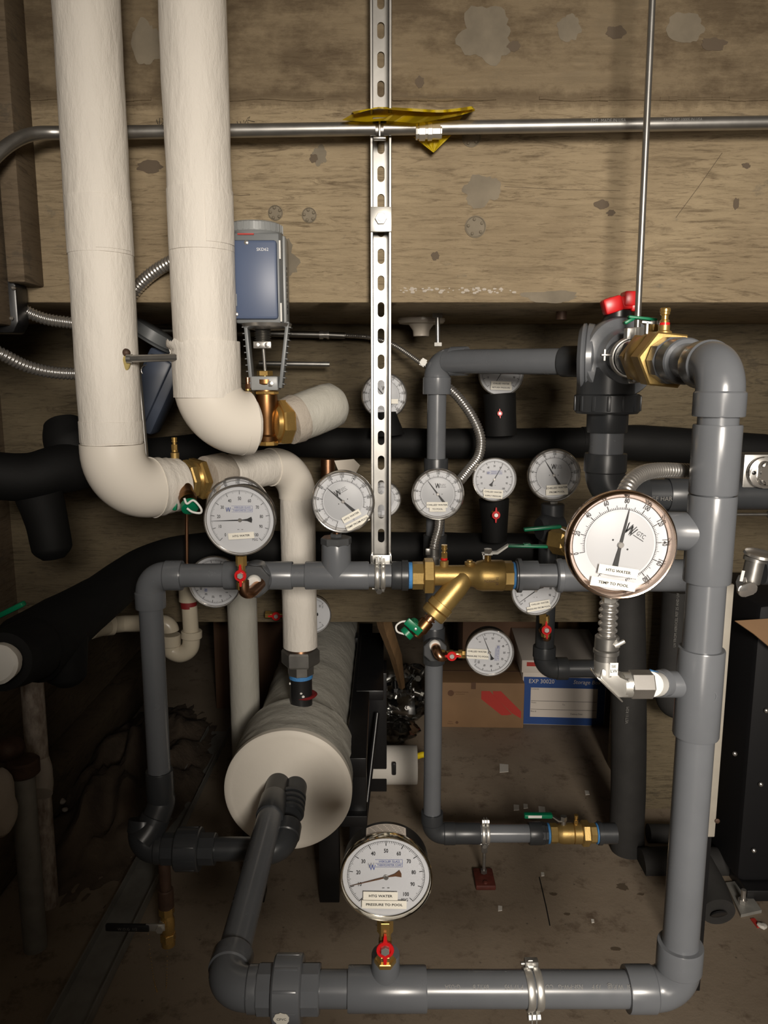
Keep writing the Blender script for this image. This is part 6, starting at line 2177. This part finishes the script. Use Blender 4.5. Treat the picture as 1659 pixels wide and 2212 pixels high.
cf = floor_pt(1040, 1572)
bw = .30
cx_ = W(1040, 1500, cf.y).x
g, s = carton('cardboard_box', 'brown cardboard box with diagonal red stripes on the floor left of the storage box', (cf.x, cf.y + .12, 0), None, -.03, 'cardboard')
mb = MB(); mb.box((0, 0, .09), (.325, .24, .18), None, .003); body = build('box_body', mb, 'cardboard', g, local=True)
mb = MB(); mb.box((0, 0, .1805), (.322, .012, .0008)); mb.box((-.03, -.1202, .168), (.018, .0008, .026)); build('packing_tape', mb, 'cardboard_dark', g, local=True)
mb = MB()
for x0 in (.0, .042):
    mb.prism([(x0, .148), (x0 + .032, .148), (x0 + .118 if x0 == 0 else .152, .056 if x0 == 0 else .068), (x0 + .10 if x0 == 0 else .152, .052 if x0 == 0 else .040), (x0 + .078, .052) if x0 == 0 else (.118, .06), (x0, .116) if x0 == 0 else (x0 + .005, .130)], (0, -.1202, 0), (1, 0, 0), (0, 0, 1), .0006)
build('red_stripe', mb, 'red_print', g, local=True)
mb = MB()
mb.lathe((-.115, -.12, .138), (0, -1, 0), [(0, .012), (.0006, .012)], 20)
mb.text('INTERNATIONAL', V((-.075, -.1208, .142)), (1, 0, 0), (0, 0, 1), .007); mb.text('PACKAGING', V((-.079, -.1208, .134)), (1, 0, 0), (0, 0, 1), .006)
mb.text('Please', V((-.115, -.1208, .024)), (1, 0, 0), (0, 0, 1), .006); mb.text('Recycle', V((-.115, -.1208, .016)), (1, 0, 0), (0, 0, 1), .007)
mb.lathe((-.09, -.12, .020), (0, -1, 0), [(0, .006), (.0006, .006)], 6)
build('printed_text', mb, 'ink_brown', g, local=True)

sf = floor_pt(1222, 1567)
g, s = carton('storage_box', 'white and blue paper storage box with writing on the floor right of the cardboard box', (sf.x, sf.y + .19, 0), None, -.06, 'box_white')
bwx = .315
mb = MB(); mb.box((0, 0, .12), (bwx, .38, .24), None, .003); body = build('box_body', mb, 'box_white', g, local=True)
mb = MB(); mb.box((0, 0, .236), (bwx + .012, .392, .05), None, .003); build('lid', mb, 'box_white', g, local=True)
mb = MB(); mb.box((0, -.1905, .098), (bwx - .008, .002, .190)); blue = build('blue_print', mb, 'box_blue', g, local=True, label='blue printed front')
mb = MB(); mb.box((0, -.1918, .092), (.252, .001, .118)); pnl = build('write_panel', mb, 'box_white', blue, local=True)
yf = -.1926
mb = MB()
mb.text('EXP 30020', V((-.135, -.1918, .176)), (1, 0, 0), (0, 0, 1), .0235, .92, align='LEFT')
mb.text('Storage Box', V((.136, -.1918, .176)), (1, 0, 0), V((.18, 0, 1)), .0225, .92, align='RIGHT')
build('box_title', mb, 'box_white', blue, local=True)
mb = MB()
for z in (.098, .064):
    mb.box((0, yf, z), (.248, .0006, .0012))
for s_t, x, z in (('Contents:', -.110, .146), ('From:', -.113, .091), ('To:', .0, .085), ('Box #:', -.113, .056), ('Destroy Date:', .05, .048)):
    mb.text(s_t, V((x, yf, z)), (1, 0, 0), (0, 0, 1), .0085, .95)
build('panel_text', mb, 'ink', pnl, local=True)
mb = MB(); mb.box((-.10, -.1972, .246), (.09, .001, .016)); build('red_mark', mb, 'red_print', g, local=True)

uf = W(1085, 1385, cf.y + .40)
g, s = carton('cardboard_box', 'dark open cardboard box with handwriting behind the tall grey pipe', (uf.x + .0, cf.y + .57, 0), None, .05, 'x')
mb = MB(); mb.box((0, 0, .19), (.35, .28, .38), None, .003); build('box_body', mb, 'cardboard_dark', g, local=True)
mb = MB(); mb.prism([(-.175, 0), (.175, 0), (.18, .08), (-.18, .08)], V((0, -.14, .38)), (1, 0, 0), V((0, -.5, .87)), .003); build('flap', mb, 'cardboard_dark', g, local=True)
mb = MB(); mb.text('Table Items', V((-.02, -.141, .33)), (1, 0, 0), (0, 0, 1), .04); build('handwriting', mb, 'ink', g, local=True)
q = W(620, 1400, 2.75)
g, s = carton('cardboard_box', 'reddish-brown cardboard box standing behind the white drop pipe', (q.x - .12, 3.1, 0), None, .1, 'x')
mb = MB(); mb.box((0, 0, .36), (.42, .3, .72), None, .003); build('box_body', mb, 'cardboard_dark', g, local=True)
mb = MB(); mb.box((0, -.1515, .60), (.42, .002, .09)); build('tape_strip', mb, 'foam_yellow', g, local=True)
q = W(1230, 1380, 2.65)
g, s = carton('cardboard_box', 'brown cardboard box behind the white storage box', (W(1245, 1400, 3.5).x + .05, 3.55, 0), None, -.08, 'x')
mb = MB(); mb.box((0, 0, .24), (.30, .3, .48), None, .003); build('box_body', mb, 'cardboard', g, local=True)
mb = MB(); a, b = W(868, 1478, 2.45), W(815, 1275, 2.25)
b = V((b.x, 2.25, b.z)); a = V((a.x, 2.42, a.z))
mb.tube([a, a.lerp(b, .35) + V((.006, 0, 0)), a.lerp(b, .65) - V((.004, 0, 0)), b], [.010, .020, .024, .022], 4)
single('wood_slat', mb, 'wood', 'thin wooden slat leaning behind the strut and steel frame', 'wood', origin=a)

# bag of fittings
bc = floor_pt(872, 1560)
bag = thing('plastic_bag', 'crumpled clear plastic bag of metal fittings beside the steel frame', 'bag', bc)
mb = MB(); mb.sphere(bc + V((0, .05, .10)), .12, 36, (1.0, .9, .85)); mb.displace(.03, 12); build('bag_film', mb, 'bag', bag, sharp=20)
mb = MB(); mb.sphere(bc + V((-.02, -.12, .03)), .08, 30, (1.0, 1.3, .35)); mb.displace(.025, 18); build('bag_mouth', mb, 'bag', bag, sharp=20)
r_ = random.Random(3)
for i in range(16):
    q = bc + V((r_.uniform(-.08, .08), r_.uniform(-.06, .08), r_.uniform(.03, .16)))
    d = V((r_.uniform(-1, 1), r_.uniform(-1, 1), r_.uniform(-.4, 1))).normalized()
    mb = MB(); L = r_.uniform(.03, .05); r = r_.uniform(.009, .016)
    mb.hexa(q, q + d * L * .35, r); mb.cyl(q + d * L * .3, q + d * L, r * .62, 18)
    single('pipe_fitting', mb, 'zinc' if i % 3 else 'steel_black', 'small metal pipe fitting inside the clear plastic bag', 'fitting', 'fittings in the plastic bag', origin=q)
# paper roll + clip + yellow fruit-like strip
rp = floor_pt(865, 1700)
roll = thing('paper_roll', 'white paper towel roll lying on the floor right of the steel frame', 'paper roll', rp + V((0, .03, .045)))
cr = rp + V((-.02, .03, .062))
mb = MB(); mb.lathe(cr + V((-.075, 0, 0)), (1, 0, 0), [(0, .02), (0, .060), (.002, .062), (.148, .062), (.150, .060), (.150, .02)], 48, closed=True, ends=False); build('roll_body', mb, 'paper', roll)
mb = MB(); q = W(851, 1660, cr.y - .066); mb.box(q, (.014, .014, .042), None, .004)
single('black_clip', mb, 'rubber', 'black clip lying against the white paper roll', 'clip', origin=q)
mb = MB(); q = cr + V((.076, 0, .03)); mb.tube(smooth_path([q, q + V((.02, -.005, .008)), q + V((.038, -.01, 0)), q + V((.045, -.012, -.016))], 6), [.010] * 12 + [.008] * 6 + [.004], 12)
single('yellow_tube', mb, 'yellow', 'curved yellow strip sticking out beside the paper roll', 'strip', origin=q)
# steel floor channel running toward the camera
mb = MB()
a, b = floor_pt(140, 2240), floor_pt(470, 1590)
d = (b - a); L = d.length; d.normalize(); sd = V((d.y, -d.x, 0))
mb.prism([(-.042, 0), (.042, 0), (.042, .024), (.038, .024), (.038, .004), (-.038, .004), (-.038, .024), (-.042, .024)], a + V((0, 0, .002)), sd, (0, 0, 1), -L * 1.02)
single('steel_channel', mb, 'steel_strip', 'long flat steel channel lying on the floor at lower left', 'channel', origin=a)
# black frame of the other unit, right edge
kb_ = thing('black_tank', 'large black cylinder standing at the right edge behind the riser', 'tank', (1.02, 1.95, 0))
mb = MB(); mb.box((1.055, 1.96, .40), (.30, .34, .74), None, .02); build('tank_body', mb, 'black_matte', kb_)
mb = MB()
for (px, py) in ((1587, 1628), (1643, 1694), (1628, 1837), (1655, 1535)):
    q = W(px, py, 1.785); mb.lathe(q, (0, -1, 0), [(0, .006), (.004, .005), (.006, .002)], 12)
build('rivet', mb, 'steel', kb_)
mb = MB(); mb.box((1.09, 1.96, .015), (.34, .40, .03), None, .002); build('base_plate', mb, 'steel_black', kb_)
fp = floor_pt(1612, 1952)
mb = MB()
q1, q2, q3, q4 = floor_pt(1567, 1912), floor_pt(1600, 1908), floor_pt(1645, 1972), floor_pt(1600, 1982)
mb.prism([(p.x - fp.x, p.y - fp.y) for p in (q4, q3, q2, q1)], fp, (1, 0, 0), (0, 1, 0), .008)
fb = thing('foot_plate', 'pale steel foot plate with anchor bolt at the foot of the black tank', 'plate', fp)
build('plate', mb, 'steel_strip', fb)
mb = MB(); q = floor_pt(1604, 1957); mb.cyl(q, q + V((0, 0, .045)), .006, 16); mb.hexa(q + V((0, 0, .008)), q + V((0, 0, .02)), .012); build('anchor_bolt', mb, 'steel', fb)
mb = MB(); q = floor_pt(1634, 1995); mb.prism([(-.006, -.016), (.006, -.014), (.003, .016), (-.008, .014)], q, (1, 0, 0), (0, 1, 0), .003)
single('paper_scrap', mb, 'red_print', 'small red scrap on the floor at the lower right edge', 'scrap', origin=q)
mb = MB(); q = floor_pt(1646, 2003); mb.sphere(q + V((0, 0, .004)), .010, 10, (1.2, 1, .5)); mb.displace(.004, 80)
single('paper_scrap', mb, 'paper', 'small white scrap touching the red scrap at the lower right', 'scrap', origin=q)
for i, (px, py, r) in enumerate([(1088, 1660, .018), (1080, 1963, .006), (1115, 1745, .010), (1135, 1742, .008), (1268, 1713, .008), (1170, 1750, .012), (1172, 1889, .005), (1280, 1990, .004)]):
    q = floor_pt(px, py)
    mb = MB(); mb.prism([(-r, -r * 1.6), (r * .7, -r * 1.3), (r * 1.1, r * 1.4), (-r * .5, r * 1.7)], q, (1, 0, 0), (0, 1, 0), .0015)
    single('paper_scrap', mb, 'paper', 'small pale flat scrap lying on the concrete floor in the middle', 'scrap', 'pale scraps on the floor', origin=q)
# black upright leg in front
st2 = thing('equipment_stand', 'black steel frame with slanted rail to the right of the white tank', 'frame', (TX + .27, 2.3, 0))
mb = MB(); x5 = W(822, 1560, 2.35).x
mb.box((x5 - .01, 2.35, .20), (.06, .12, .40), None, .002); build('leg', mb, 'steel_black', st2)
mb = MB(); mb.cyl(W(815, 1540, 2.25), W(785, 1800, 2.1), .008, 12); build('brace', mb, 'steel_black', st2)
mb = MB(); mb.box((x5 - .03, 2.38, .395), (.08, .5, .03), None, .002); build('rail', mb, 'steel_black', st2)

# copper pipe and tag behind the left thermometer, torn paper at the right, lever at the left
mb = MB(); mb.cyl(W(708, 992, 2.0), W(708, 1060, 2.0), .018, 24)
single('copper_pipe', mb, 'copper', 'short copper pipe dropping from the upper black pipe behind the TEMP FROM POOL thermometer', 'pipe', origin=W(708, 1060, 2.0))
mb = MB(); mb.prism([(0, 0), (.05, .004), (.066, -.012), (.048, -.045), (.012, -.03)], W(722, 995, 1.96), (1, 0, 0), (0, 0, 1), .001)
single('plastic_tag', mb, 'porcelain', 'pale plastic tag hanging above the TEMP FROM POOL thermometer', 'tag', origin=W(722, 995, 1.96))
mb = MB(); q = W(1615, 1352, 1.78)
mb.prism([(-.03, .012), (.09, .02), (.10, -.09), (.045, -.055), (.01, -.02)], q, (1, 0, 0), V((0, .5, .85)), .003)
tp_ = single('torn_paper', mb, 'cardboard', 'torn brown paper with a red edge lying on the black tank at the right edge', 'paper', origin=q)
mb = MB(); q = W(22, 1318, 1.36); mb.box(q, (.06, .016, .010), Matrix.Rotation(-.45, 3, 'Y'), .003)
single('valve_lever', mb, 'green', 'green lever tip at the left edge on the curved black pipe', 'lever', origin=q)
